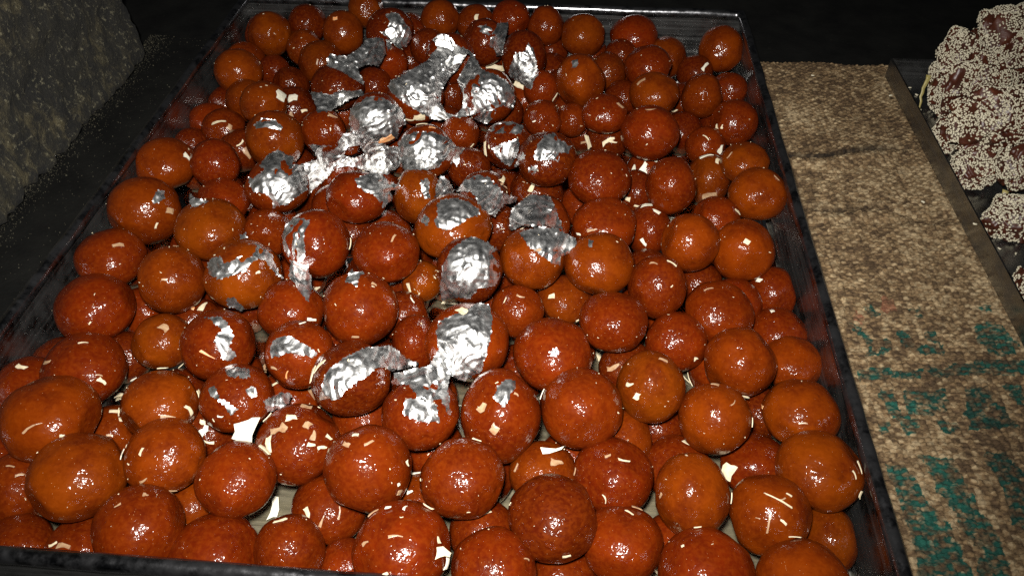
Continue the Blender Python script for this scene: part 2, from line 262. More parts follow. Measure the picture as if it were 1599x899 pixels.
 ("sheet119",-1,(24.9,-152.6,67.3),(0.122,-0.659,0.742),[(-7.8,14.3),(-2.3,16.4),(5.9,19.0),(12.6,22.4),(19.9,20.6),(20.5,12.1),(16.2,-2.0),(12.2,-12.8),(3.3,-17.2),(-3.5,-14.1),(-4.7,-17.8),(-3.8,-30.6),(-5.7,-31.3),(-9.0,-23.8),(-16.3,-24.8),(-23.6,-16.3),(-32.4,-15.6),(-30.5,-10.0),(-23.1,-8.4),(-14.2,-7.5),(-8.5,-0.0),(-9.2,8.0)],[]),
 ("leaf121",121,(14.0,-191.1,65.8),(0.158,-0.595,0.788),[(-9.4,-1.0),(-6.7,6.3),(1.4,6.4),(7.5,2.5),(8.1,-7.1),(-0.2,-5.9)],[]),
 ("leaf123",123,(-78.9,-174.5,64.4),(0.368,-0.584,0.724),[(-5.8,3.8),(0.3,3.5),(5.4,0.2),(4.8,-4.6),(-1.8,-2.7),(-6.1,1.3)],[]),
 ("leaf123b",123,(-81.9,-190.9,62.4),(0.382,-0.553,0.740),[(-3.6,8.6),(-0.4,8.9),(0.1,2.1),(5.1,-5.0),(5.9,-7.0),(1.1,-7.5),(-0.9,-0.7),(-4.1,4.6)],[]),
 ("leaf123c",123,(-69.9,-183.7,61.8),(0.352,-0.571,0.742),[(-2.2,3.2),(2.7,2.3),(1.8,-3.3),(-2.5,-2.3)],[]),
 ("scrap123",-1,(-66.0,-164.2,30.3),(0.317,-0.572,0.757),[(-9.6,3.7),(0.4,5.6),(5.4,2.1),(1.5,-1.9),(-5.6,-2.9),(-9.5,-2.6)],[]),
 ("leaf134",134,(52.3,-183.4,73.6),(0.058,-0.625,0.779),[(-5.4,-3.2),(-3.8,3.3),(0.6,5.9),(5.1,5.6),(5.9,1.7),(2.9,-1.2),(2.0,-4.1),(-0.4,-7.6),(-3.0,-5.5)],[]),
 ("leaf73",73,(-179.1,-32.4,57.9),(0.457,-0.695,0.555),[(-4.4,-4.0),(-4.4,-0.7),(0.7,4.8),(4.9,2.3),(2.9,-2.1),(-1.2,-3.8)],[]),
 ("leaf76",-1,(-148.0,-45.5,66.7),(0.422,-0.707,0.568),[(-1.8,7.4),(0.6,2.0),(8.8,-2.4),(0.7,-3.7),(-4.2,-3.5)],[]),
 ("leaf14",14,(-125.9,34.2,71.2),(0.348,-0.786,0.512),[(-9.8,1.5),(-2.6,5.3),(5.3,2.7),(9.0,-3.2),(7.4,-6.4),(-0.2,-2.4),(-8.5,-1.7)],[]),
 ("leaf82t",-1,(-118.8,-56.5,50.0),(0.374,-0.699,0.610),[(-2.3,0.7),(2.4,2.2),(1.6,-2.0),(-2.3,-2.2)],[]),
 ("leaf129",129,(74.3,-151.5,67.0),(-0.001,-0.665,0.747),[(-2.8,0.2),(0.6,2.9),(3.0,-0.4),(-1.0,-2.6)],[]),
 ("leaf52",52,(78.0,131.7,73.0),(-0.006,-0.883,0.470),[(-2.8,3.7),(1.9,3.9),(3.3,-2.9),(-1.9,-4.5)],[]),
 ("leaf111",111,(91.4,-74.7,73.5),(-0.039,-0.761,0.648),[(-1.5,2.4),(1.7,2.0),(1.1,-2.7),(-1.5,-1.9)],[]),
]
FLAKES = [
 (11.7,206.6,25.2, 0.28,-0.79,0.54, 0.94,0.33,-0.00, 19.9,11.0,"c"),
 (35.7,162.8,34.0, -0.04,-0.74,0.67, 0.80,-0.43,-0.43, 13.5,9.4,"c"),
 (-49.6,46.0,56.0, 0.49,-0.83,-0.27, 0.87,0.46,0.17, 12.0,4.4,"p"),
 (-31.2,75.9,55.7, 0.29,-0.92,-0.25, 0.95,0.31,-0.04, 10.1,6.0,"c"),
 (-72.2,-197.3,50.1, 0.43,-0.72,0.54, 0.36,0.69,0.63, 16.1,9.9,"w"),
 (-61.6,-212.1,5.1, 0.23,-0.34,0.91, -0.07,0.93,0.37, 11.7,4.6,"w"),
 (7.4,-59.8,4.8, 0.10,-0.52,0.85, 0.98,-0.11,-0.18, 14.8,4.9,"c"),
 (26.6,-134.4,74.4, -0.09,0.17,0.98, 0.73,-0.66,0.18, 6.5,3.9,"c"),
 (-1.6,-140.9,28.5, -0.06,-0.41,0.91, 0.99,0.12,0.11, 14.7,6.3,"c"),
 (75.7,-195.8,46.7, 0.06,-0.36,0.93, 0.98,0.21,0.02, 13.4,4.0,"w"),
 (78.1,-200.6,44.5, 0.31,-0.09,0.95, 0.94,0.18,-0.29, 7.8,3.9,"t"),
 (164.2,-184.2,22.9, -0.43,-0.54,0.72, 0.42,0.59,0.69, 8.4,6.4,"c"),
 (175.6,-220.5,56.5, -0.01,-0.21,0.98, 0.86,-0.50,-0.10, 14.0,1.1,"c"),
 (171.0,-228.7,51.8, -0.27,-0.63,0.73, 0.13,0.73,0.67, 8.9,1.1,"t"),
 (176.8,-228.5,52.8, 0.06,-0.62,0.78, 0.81,-0.43,-0.41, 3.9,1.4,"c"),
 (182.1,-233.3,47.9, -0.14,0.77,0.63, 0.97,-0.03,0.24, 7.2,2.2,"c"),
 (156.1,-216.7,49.8, 0.94,-0.19,0.29, -0.00,0.83,0.56, 5.2,2.0,"c"),
 (125.3,70.5,22.5, -0.65,-0.59,0.48, 0.12,0.54,0.83, 8.4,5.1,"w"),
 (132.1,65.5,25.8, -0.13,-0.80,0.58, 0.35,0.51,0.78, 13.0,6.5,"w"),
 (105.8,89.0,34.7, 0.01,-0.85,0.52, 0.85,0.28,0.45, 11.3,3.8,"c"),
 (109.2,88.7,33.4, 0.21,-0.87,0.44, 0.93,0.05,-0.36, 7.6,2.8,"c"),
 (-138.8,96.0,55.7, 0.85,-0.12,0.52, -0.11,0.92,0.38, 9.5,7.6,"w"),
 (-142.1,127.2,36.1, 0.15,-0.48,0.86, 0.99,0.13,-0.10, 8.1,7.1,"w"),
 (-172.3,-146.7,3.0, 0.00,0.00,1.00, 1.00,0.08,0.00, 6.6,5.9,"c"),
 (-153.7,-175.5,26.9, 0.21,0.26,0.94, 0.93,0.26,-0.28, 6.1,2.4,"c"),
 (-136.1,-191.9,50.1, -0.79,-0.50,0.35, 0.10,0.46,0.88, 5.0,1.9,"c"),
 (-121.8,-217.5,53.6, -0.79,-0.26,0.55, 0.47,0.32,0.82, 5.9,2.4,"w"),
 (-134.9,-97.8,28.8, 0.48,0.08,0.88, 0.11,0.98,-0.15, 9.1,3.0,"c"),
 (-35.7,-228.2,32.0, -0.28,-0.46,0.84, 0.47,-0.83,-0.30, 6.6,3.6,"c"),
 (-28.7,-231.3,30.9, 0.05,-0.63,0.78, 0.29,0.76,0.59, 6.5,1.5,"t"),
 (-21.5,-227.2,31.6, 0.39,-0.42,0.82, -0.01,0.89,0.46, 6.0,1.8,"t"),
 (32.5,-253.6,52.4, 0.38,-0.41,0.83, 0.89,-0.07,-0.45, 7.0,6.0,"c"),
 (33.3,-254.5,44.8, 0.97,-0.25,0.06, 0.14,0.71,0.69, 5.5,2.5,"w"),
 (152.3,-117.3,12.5, -0.92,-0.32,-0.23, 0.39,-0.63,-0.68, 9.5,1.8,"c"),
 (152.4,-110.8,3.0, 0.00,0.00,1.00, 0.70,-0.72,0.00, 7.5,1.1,"c"),
 (101.5,-97.5,3.0, 0.00,0.00,1.00, 0.32,-0.95,0.00, 11.5,3.1,"c"),
 (106.4,-130.7,34.0, -0.51,-0.44,0.74, 0.83,-0.02,0.56, 9.0,3.8,"t"),
 (-42.3,-173.1,64.6, -0.79,-0.26,0.56, 0.02,-0.91,-0.41, 10.0,2.8,"c"),
 (-38.6,-170.7,68.8, -0.57,-0.14,0.81, 0.69,0.44,0.57, 8.1,2.2,"c"),
 (-55.0,-153.9,26.3, 0.78,-0.09,0.62, 0.52,-0.47,-0.72, 9.7,3.1,"t"),
 (187.7,209.9,32.6, 0.34,-0.60,0.73, 0.53,0.76,0.38, 10.8,7.6,"w"),
 (-57.5,-205.4,50.1, -0.36,-0.46,0.81, 0.27,-0.88,-0.38, 8.5,3.6,"c"),
 (-57.4,-210.6,53.5, 0.60,0.63,0.50, 0.79,-0.37,-0.49, 6.5,3.0,"c"),
 (-65.1,-187.5,47.5, 0.87,-0.41,-0.27, 0.48,0.82,0.31, 6.9,3.5,"c"),
 (-55.1,-199.0,53.3, -0.24,-0.18,0.95, 0.93,0.24,0.28, 6.1,4.3,"t"),
 (-51.9,-197.8,54.0, -0.11,-0.13,0.98, 0.93,-0.37,0.05, 4.9,3.6,"t"),
 (-49.8,-191.8,54.3, -0.03,0.10,0.99, 0.97,0.24,0.00, 6.1,3.1,"c"),
 (-41.3,-194.9,53.2, 0.30,-0.02,0.95, 0.34,0.94,-0.09, 4.3,3.7,"t"),
 (-37.5,-199.0,51.1, 0.47,-0.19,0.86, 0.01,0.98,0.21, 6.1,2.7,"t"),
 (-37.9,-203.3,49.9, 0.47,-0.38,0.80, 0.88,0.27,-0.39, 4.2,3.0,"c"),
 (-33.4,-202.0,47.0, 0.69,-0.34,0.64, 0.72,0.41,-0.57, 5.5,2.4,"c"),
 (-31.9,-196.8,47.1, 0.76,-0.11,0.64, 0.63,-0.12,-0.77, 4.3,2.2,"c"),
 (-45.4,-183.1,51.5, 0.15,0.46,0.87, 0.99,-0.03,-0.15, 5.6,2.8,"t"),
 (-12.3,-210.0,69.1, -0.20,0.18,0.96, 0.98,0.11,0.18, 3.4,1.7,"c"),
 (-15.3,-215.0,68.5, -0.35,-0.06,0.93, 0.89,-0.32,0.31, 4.6,2.3,"t"),
 (-5.5,-214.0,69.6, 0.14,-0.02,0.99, 0.78,0.61,-0.10, 5.1,1.7,"t"),
 (10.2,-215.2,57.3, 0.92,-0.07,0.38, 0.32,-0.42,-0.85, 2.9,1.7,"c"),
 (8.1,-225.5,50.1, 0.82,-0.57,0.03, 0.36,0.56,0.75, 2.6,3.5,"t"),
 (9.4,-213.9,31.1, -0.23,-0.13,0.96, 0.97,0.05,0.24, 3.4,2.7,"w"),
 (7.8,-224.4,55.2, 0.81,-0.52,0.28, 0.59,0.74,-0.33, 1.7,1.7,"w"),
 (10.4,-201.3,27.7, -0.19,0.66,0.72, 0.97,0.21,0.06, 6.3,1.9,"w"),
 (6.8,-238.7,58.1, -0.23,0.42,0.88, 0.97,0.16,0.18, 3.3,1.9,"w"),
 (13.6,-238.6,58.7, 0.04,0.42,0.91, 0.25,0.88,-0.41, 3.8,1.6,"w"),
 (22.5,-234.4,53.4, 0.43,0.64,0.64, 0.90,-0.26,-0.35, 5.6,0.8,"c"),
 (13.0,-252.5,60.8, 0.01,-0.12,0.99, 1.00,0.08,-0.00, 6.9,1.9,"t"),
 (0.0,-254.6,57.0, -0.51,-0.22,0.83, 0.79,0.25,0.56, 3.7,2.4,"t"),
 (29.3,-249.8,54.5, 0.71,-0.03,0.70, -0.25,0.93,0.28, 3.2,2.2,"c"),
 (-42.9,-241.2,44.9, -0.20,0.35,0.91, 0.94,0.32,0.09, 6.8,1.7,"c"),
 (69.9,-170.1,56.4, -0.96,0.19,0.20, 0.28,0.69,0.67, 5.6,2.5,"w"),
 (22.3,-139.3,3.0, 0.00,0.00,1.00, 1.00,0.08,0.00, 4.4,1.8,"w"),
 (43.2,-191.2,70.3, -0.37,-0.47,0.80, 0.47,0.65,0.60, 4.7,3.8,"t"),
 (48.8,-198.8,65.0, -0.06,-0.81,0.58, 0.80,-0.39,-0.46, 4.7,3.8,"t"),
 (57.7,-183.8,72.4, 0.43,-0.14,0.89, 0.85,-0.26,-0.46, 2.7,1.8,"t"),
 (40.7,-203.3,61.6, 0.26,0.60,0.76, 0.96,-0.13,-0.23, 4.7,1.8,"c"),
 (47.2,-224.1,34.9, 0.11,0.09,0.99, 0.77,0.63,-0.14, 5.9,2.1,"c"),
 (115.0,-220.1,41.6, 0.27,0.61,0.75, 0.96,-0.17,-0.21, 5.8,1.5,"t"),
 (109.3,-201.6,50.6, 0.15,-0.08,0.99, 0.99,-0.07,-0.15, 6.5,1.8,"c"),
 (101.7,-199.7,50.7, -0.17,-0.01,0.99, 0.94,0.31,0.16, 3.6,1.8,"t"),
 (101.4,-216.6,42.2, -0.21,-0.83,0.52, 0.26,-0.56,-0.79, 4.7,1.5,"c"),
 (111.6,-225.1,45.1, 0.10,0.34,0.93, 0.80,-0.59,0.13, 5.1,1.4,"c"),
 (83.9,-248.6,47.7, 0.30,-0.94,0.18, 0.95,0.30,-0.04, 3.8,1.1,"c"),
 (112.3,-164.1,60.5, -0.68,-0.45,0.59, 0.73,-0.34,0.59, 5.0,2.5,"c"),
 (115.2,-168.9,58.4, -0.51,-0.71,0.48, 0.27,0.39,0.88, 4.3,2.8,"c"),
 (128.0,-152.4,67.0, 0.25,0.18,0.95, 0.95,-0.25,-0.20, 5.0,1.9,"t"),
 (150.5,-124.4,38.5, 0.52,-0.83,0.22, 0.86,0.50,-0.11, 3.1,2.8,"c"),
 (136.1,-82.0,68.3, 0.38,0.09,0.92, 0.92,-0.17,-0.36, 7.1,2.1,"c"),
 (126.8,-83.6,69.1, -0.24,-0.00,0.97, 0.84,-0.50,0.20, 4.9,1.8,"t"),
 (201.5,-74.5,27.5, -0.26,0.25,0.93, 0.96,0.14,0.23, 2.6,3.0,"w"),
 (159.6,-82.7,51.1, -0.31,0.16,0.94, 0.94,0.18,0.28, 6.5,1.1,"t"),
 (196.9,-50.4,30.0, -0.68,-0.13,0.72, 0.44,0.72,0.54, 2.7,3.5,"w"),
 (129.3,2.0,42.9, -0.22,0.24,0.95, 0.97,0.09,0.20, 8.3,3.8,"w"),
 (125.4,21.4,27.5, 0.02,-1.00,0.05, 0.99,0.01,-0.13, 5.2,1.7,"c"),
 (135.1,-4.7,43.2, 0.23,-0.14,0.96, 0.92,-0.29,-0.26, 5.8,2.9,"w"),
 (152.0,40.9,3.0, 0.00,0.00,1.00, 1.00,-0.04,0.00, 8.3,2.8,"w"),
 (119.0,23.4,31.1, -0.42,-0.86,0.28, 0.91,-0.39,0.16, 4.4,3.5,"c"),
 (93.4,-38.7,53.7, -0.36,-0.71,0.60, 0.92,-0.18,0.35, 7.0,3.1,"t"),
 (85.9,-36.2,48.0, -0.74,-0.63,0.22, 0.67,-0.68,0.28, 3.9,2.0,"w"),
 (127.9,-18.8,29.3, -0.32,-0.93,0.17, 0.69,-0.36,-0.63, 5.8,2.5,"w"),
 (140.0,73.2,28.7, 0.25,-0.41,0.88, 0.91,-0.20,-0.35, 8.4,2.3,"w"),
 (175.5,71.9,36.0, -0.27,0.16,0.95, 0.96,-0.03,0.28, 10.1,4.1,"w"),
 (187.1,86.1,33.0, 0.59,-0.72,0.36, 0.34,0.62,0.71, 7.5,4.2,"w"),
 (182.1,65.7,36.2, 0.20,-0.16,0.97, 0.41,0.91,0.07, 6.4,2.7,"c"),
 (179.0,50.0,18.4, -0.01,-1.00,0.02, 0.96,-0.01,0.27, 11.9,3.6,"t"),
 (189.0,7.1,37.2, 0.67,-0.23,0.70, 0.71,-0.05,-0.70, 5.0,2.5,"c"),
 (183.9,-47.8,58.2, -0.12,-0.55,0.83, 0.80,-0.55,-0.25, 4.5,3.0,"c"),
 (176.4,89.3,40.3, -0.12,-0.49,0.86, 0.68,-0.67,-0.29, 7.5,1.4,"c"),
 (185.8,104.7,40.8, -0.78,-0.60,0.19, -0.12,0.43,0.89, 3.8,2.4,"c"),
 (189.0,101.9,42.1, -0.60,-0.75,0.27, -0.01,0.35,0.94, 3.8,2.4,"c"),
 (127.9,129.4,60.8, -0.57,-0.17,0.81, 0.76,0.27,0.59, 8.7,2.4,"t"),
 (132.5,72.6,71.3, -0.04,-0.02,1.00, 0.98,0.20,0.04, 8.0,2.2,"t"),
 (111.5,88.1,64.5, 0.53,-0.22,0.82, 0.74,-0.36,-0.57, 6.4,2.7,"t"),
 (162.3,165.3,15.9, -0.54,-0.84,0.01, 0.67,-0.42,0.61, 7.3,1.6,"c"),
 (63.9,138.5,40.1, 0.72,-0.70,0.01, 0.54,0.56,0.63, 8.0,2.0,"c"),
 (92.0,94.2,28.9, -0.82,-0.55,0.14, -0.23,0.55,0.80, 10.6,3.8,"c"),
 (88.6,111.6,17.2, 0.12,-0.99,0.09, 0.95,0.14,0.27, 6.9,2.5,"t"),
 (-186.2,86.0,38.1, 0.17,-0.48,0.86, 0.95,0.32,-0.01, 11.6,2.4,"c"),
 (-179.5,85.3,34.4, 0.56,-0.55,0.62, 0.30,0.83,0.46, 4.8,4.4,"t"),
 (-185.7,25.9,46.5, 0.85,-0.11,0.51, 0.52,0.07,-0.85, 8.0,5.3,"w"),
 (-159.6,60.6,28.0, 0.59,-0.74,0.33, 0.42,-0.07,-0.90, 11.3,3.8,"t"),
 (-163.3,63.2,34.5, 0.37,-0.58,0.73, 0.58,0.75,0.30, 6.6,1.9,"c"),
 (-187.7,-75.2,54.3, 0.43,-0.13,0.89, 0.82,0.47,-0.32, 6.9,2.7,"t"),
 (-173.3,-34.9,48.5, 0.92,-0.26,0.27, 0.01,0.73,0.68, 4.1,5.7,"t"),
 (-179.5,-45.7,45.5, 0.66,-0.74,0.12, 0.33,0.43,0.84, 5.6,1.6,"c"),
 (-142.2,-111.2,62.6, 0.26,-0.69,0.67, 0.96,0.23,-0.14, 3.5,1.8,"t"),
 (-138.2,-133.6,47.5, 0.34,-0.13,0.93, 0.84,-0.40,-0.36, 5.6,4.2,"t"),
 (-99.2,-162.4,62.1, 0.14,-0.79,0.60, 0.88,-0.18,-0.44, 9.0,1.6,"p"),
 (-139.4,-101.3,30.3, 0.20,-0.13,0.97, 0.98,0.10,-0.19, 3.0,2.3,"p"),
 (-170.5,-154.3,55.7, 0.14,0.15,0.98, 0.93,0.33,-0.18, 6.0,1.3,"c"),
 (-185.1,-166.1,52.6, -0.43,-0.30,0.85, 0.90,-0.06,0.43, 5.3,2.3,"t"),
 (-205.7,-162.0,42.0, 0.05,0.09,0.99, 0.96,-0.26,-0.03, 6.8,2.7,"c"),
 (-247.6,-121.2,3.0, 0.00,0.00,1.00, 1.00,-0.04,0.00, 4.6,1.9,"w"),
 (-157.5,-170.0,45.1, 0.74,-0.51,0.43, 0.54,0.07,-0.84, 5.3,3.0,"c"),
 (-158.6,-168.3,48.1, 0.67,-0.42,0.61, 0.74,0.44,-0.50, 3.9,1.3,"t"),
 (-122.5,-168.6,55.8, -0.07,0.67,0.74, 1.00,0.09,0.01, 5.8,2.9,"c"),
 (-133.1,-138.9,25.0, 0.65,-0.45,-0.60, 0.75,0.46,0.47, 4.3,2.5,"c"),
 (-164.3,-140.9,11.7, 0.56,-0.78,-0.27, 0.82,0.51,0.24, 3.7,2.2,"w"),
 (-103.5,-176.5,47.0, 0.94,0.32,0.09, -0.27,0.57,0.77, 5.8,2.6,"c"),
 (-103.5,-187.2,48.9, 0.93,-0.26,0.25, 0.26,-0.01,-0.97, 7.6,2.2,"c"),
 (-110.1,-194.8,52.6, 0.56,-0.63,0.53, 0.83,0.40,-0.39, 7.4,3.1,"t"),
 (-100.3,-187.6,32.9, 0.33,-0.52,0.79, 0.52,0.80,0.31, 7.2,5.9,"w"),
 (-102.4,-182.9,32.8, 0.12,-0.31,0.94, 0.99,0.11,-0.09, 3.3,2.6,"c"),
 (-98.7,-190.2,26.8, 0.33,-0.73,0.60, 0.90,0.05,-0.44, 5.9,2.0,"c"),
 (-167.4,-210.4,59.9, 0.16,-0.58,0.80, 0.79,0.56,0.25, 9.6,1.8,"t"),
 (-155.4,-209.4,53.2, 0.67,-0.59,0.44, 0.74,0.57,-0.35, 2.7,2.7,"c"),
 (-181.5,-219.3,39.0, 0.17,0.02,0.99, 0.98,0.07,-0.17, 4.3,1.2,"t"),
 (-176.4,-222.2,36.9, 0.50,-0.13,0.86, 0.78,0.50,-0.38, 4.3,1.2,"t"),
 (-107.4,-229.7,51.9, -0.06,-0.90,0.44, 0.80,0.22,0.56, 5.2,1.7,"t"),
 (-100.7,-240.1,57.3, 0.22,0.31,0.93, 0.97,0.00,-0.23, 2.8,2.8,"t"),
 (-97.4,-228.8,43.8, 0.46,-0.87,-0.16, 0.70,0.47,-0.54, 5.3,1.5,"t"),
 (-147.2,-252.5,29.8, -0.27,-0.19,0.94, 0.87,0.36,0.33, 4.1,2.0,"c"),
 (-142.0,-252.6,30.6, -0.03,-0.19,0.98, 1.00,-0.00,0.03, 7.5,2.3,"t"),
 (-151.6,-188.6,24.9, 0.34,-0.47,0.82, 0.94,0.23,-0.26, 4.0,1.6,"t"),
 (-149.4,-179.5,26.0, 0.45,0.05,0.89, -0.29,0.95,0.10, 2.7,2.7,"c"),
 (-69.2,-185.0,61.0, 0.58,-0.25,0.77, 0.81,0.27,-0.52, 4.3,2.2,"c"),
 (-73.3,-154.6,31.9, -0.27,-0.13,0.95, 0.86,0.42,0.30, 8.2,2.1,"c"),
 (-82.1,-196.1,57.6, -0.04,-0.84,0.55, 1.00,-0.01,0.06, 3.0,1.8,"w"),
 (-96.5,-119.0,3.0, 0.00,0.00,1.00, 0.17,0.99,0.00, 6.1,3.8,"t"),
 (-64.1,-167.3,61.2, -0.41,-0.83,0.37, 0.91,-0.40,0.12, 4.5,2.2,"t"),
 (-57.2,-169.5,59.9, -0.03,-0.95,0.30, 0.31,0.27,0.91, 5.1,1.3,"p"),
 (-54.0,-145.7,70.7, 0.15,0.37,0.92, 0.66,0.65,-0.37, 4.5,1.6,"w"),
 (-59.7,-122.2,49.2, 0.78,-0.56,0.27, 0.59,0.52,-0.62, 6.3,2.1,"w"),
 (-77.4,-63.4,15.4, 0.79,-0.61,-0.01, 0.61,0.79,0.01, 6.5,3.6,"c"),
 (-29.1,-141.7,59.3, 0.11,-0.99,0.03, 0.99,0.10,-0.13, 4.0,2.3,"t"),
 (-21.7,-119.9,76.5, 0.45,0.05,0.89, 0.88,-0.18,-0.44, 3.4,2.3,"t"),
 (-11.1,-88.0,43.9, -0.44,-0.83,0.35, 0.32,-0.51,-0.80, 8.9,3.3,"c"),
 (-7.2,-102.3,47.9, 0.39,-0.08,0.92, 0.61,-0.72,-0.32, 5.0,1.1,"w"),
 (-18.5,-82.5,76.6, 0.30,-0.22,0.93, 0.24,0.96,0.14, 6.4,1.4,"t"),
 (-48.0,-70.7,60.8, 1.00,0.02,0.05, -0.05,0.70,0.71, 7.5,1.1,"c"),
 (-91.1,-104.8,65.8, 0.64,-0.44,0.63, 0.67,0.72,-0.18, 2.8,1.8,"c"),
 (-89.6,-65.5,25.9, 0.03,-0.72,0.69, 1.00,0.06,0.02, 4.8,3.6,"w"),
 (-86.6,-65.1,25.7, 0.22,-0.70,0.68, 0.97,0.20,-0.12, 3.6,3.6,"w"),
 (54.3,-104.2,57.5, 0.14,-0.25,0.96, 0.98,-0.11,-0.17, 4.9,1.8,"t"),
 (71.3,-85.2,40.7, -0.38,-0.41,0.83, 0.92,-0.10,0.37, 4.4,3.3,"c"),
 (86.8,-91.9,29.7, 0.49,-0.87,-0.06, 0.82,0.44,0.36, 3.3,2.6,"c"),
 (173.8,-149.6,40.0, 0.09,-0.97,-0.23, 0.86,0.19,-0.47, 5.3,1.3,"c"),
 (143.7,-175.8,31.1, 0.20,0.24,0.95, 0.88,-0.46,-0.07, 7.7,2.6,"c"),
 (170.7,-174.9,51.2, 0.88,-0.33,0.34, 0.02,0.74,0.68, 4.9,0.9,"c"),
 (160.5,-172.7,61.7, 0.31,-0.21,0.93, 0.60,0.80,-0.02, 4.9,0.9,"t"),
 (181.9,-155.6,39.4, -0.99,0.06,0.15, 0.14,0.69,0.71, 2.0,3.9,"p"),
 (216.9,-196.1,50.3, 0.61,-0.18,0.77, 0.38,-0.79,-0.48, 6.5,1.5,"c"),
 (213.3,-200.7,51.2, 0.45,-0.37,0.81, 0.46,-0.68,-0.57, 4.7,1.2,"c"),
 (216.7,-206.0,43.5, 0.67,-0.66,0.34, 0.43,0.72,0.55, 4.1,1.5,"c"),
 (180.0,-217.6,56.4, 0.24,-0.05,0.97, 0.93,-0.29,-0.24, 2.8,1.1,"c"),
 (230.0,-209.2,3.0, 0.00,0.00,1.00, 0.53,-0.85,0.00, 3.1,1.9,"c"),
 (197.0,-170.6,47.7, -0.18,-0.65,0.74, 0.98,-0.08,0.18, 5.0,0.9,"t"),
 (132.8,-244.1,53.1, -0.49,0.18,0.85, 0.87,0.19,0.46, 1.6,1.6,"c"),
 (140.2,-233.8,51.1, -0.19,0.64,0.75, 0.98,0.08,0.18, 3.9,1.1,"c"),
 (233.8,36.4,3.0, 0.00,0.00,1.00, 1.00,0.08,0.00, 2.7,3.6,"w"),
 (237.6,15.2,3.0, 0.00,0.00,1.00, 0.58,0.82,0.00, 4.4,1.8,"c"),
 (212.8,22.6,54.6, 0.41,-0.09,0.91, 0.70,-0.61,-0.38, 5.0,1.3,"t"),
 (188.2,55.9,48.1, -0.66,-0.26,0.71, 0.57,0.45,0.69, 6.2,1.3,"t"),
 (-101.7,97.9,45.4, -0.06,-0.76,-0.65, 1.00,-0.01,-0.08, 8.7,3.4,"c"),
 (-86.4,51.9,68.4, 0.54,-0.02,0.84, 0.83,0.19,-0.53, 7.1,2.6,"t"),
 (-133.6,124.0,27.5, 0.64,-0.67,0.37, 0.76,0.63,-0.18, 6.1,2.5,"c"),
 (-142.8,119.2,26.5, 0.11,-0.94,0.31, 0.18,0.33,0.93, 5.1,4.0,"t"),
 (-134.4,176.4,41.2, 0.12,-0.83,0.54, 0.23,0.55,0.80, 6.4,2.1,"t"),
 (-125.6,216.8,59.8, -0.13,-0.46,0.88, 0.99,0.00,0.15, 4.3,3.8,"p"),
 (-8.8,240.4,54.7, 0.09,-0.68,0.73, 0.11,0.73,0.67, 5.5,2.8,"c"),
 (54.1,14.6,45.2, -0.10,-0.51,0.85, 0.47,0.73,0.49, 11.1,3.4,"c"),
 (36.9,-16.0,70.7, 0.68,0.13,0.72, 0.13,0.95,-0.30, 7.9,3.2,"c"),
 (21.5,27.7,64.1, -0.82,-0.53,0.22, -0.06,0.45,0.89, 10.2,3.4,"c"),
 (6.9,62.4,42.2, 0.63,-0.73,-0.26, 0.65,0.30,0.70, 6.4,2.7,"c"),
 (-56.5,36.8,30.7, 0.12,-0.05,0.99, 0.98,-0.17,-0.12, 11.8,3.6,"c"),
 (-19.8,30.4,78.5, -0.12,0.44,0.89, 0.99,0.16,0.05, 8.4,3.4,"c"),
 (-13.0,25.0,79.9, 0.23,0.16,0.96, 0.93,0.26,-0.26, 5.0,2.5,"p"),
 (-38.4,75.8,53.3, -0.05,-0.92,-0.39, 1.00,-0.08,0.05, 7.4,2.8,"c"),
 (-27.3,154.8,38.6, -0.50,-0.45,0.74, 0.86,-0.19,0.47, 7.2,4.6,"c"),
 (150.6,-177.8,60.0, -0.24,-0.50,0.83, 0.33,0.77,0.55, 2.4,0.9,"c"),
 (177.0,-220.1,56.6, 0.07,-0.18,0.98, 0.93,0.37,0.00, 3.4,0.8,"t"),
 (-0.1,-239.5,55.2, -0.53,0.41,0.74, 0.79,0.56,0.26, 5.5,1.4,"t"),
 (9.3,-266.3,53.7, -0.15,-0.74,0.66, 0.77,0.33,0.54, 6.3,1.6,"c"),
 (-19.0,-253.5,26.1, -0.16,-0.52,0.84, 0.95,-0.32,-0.02, 5.7,1.7,"t"),
 (67.2,-251.9,48.1, 0.69,0.04,0.73, 0.72,0.07,-0.69, 3.2,1.1,"t"),
 (59.5,-202.2,40.4, -0.69,-0.19,0.70, 0.36,0.74,0.56, 4.3,1.5,"t"),
 (87.4,-202.2,40.5, -0.91,-0.13,0.40, 0.19,0.73,0.66, 3.6,1.5,"t"),
 (125.3,-218.9,51.6, -0.88,-0.30,0.38, 0.30,0.28,0.91, 2.9,1.4,"t"),
]
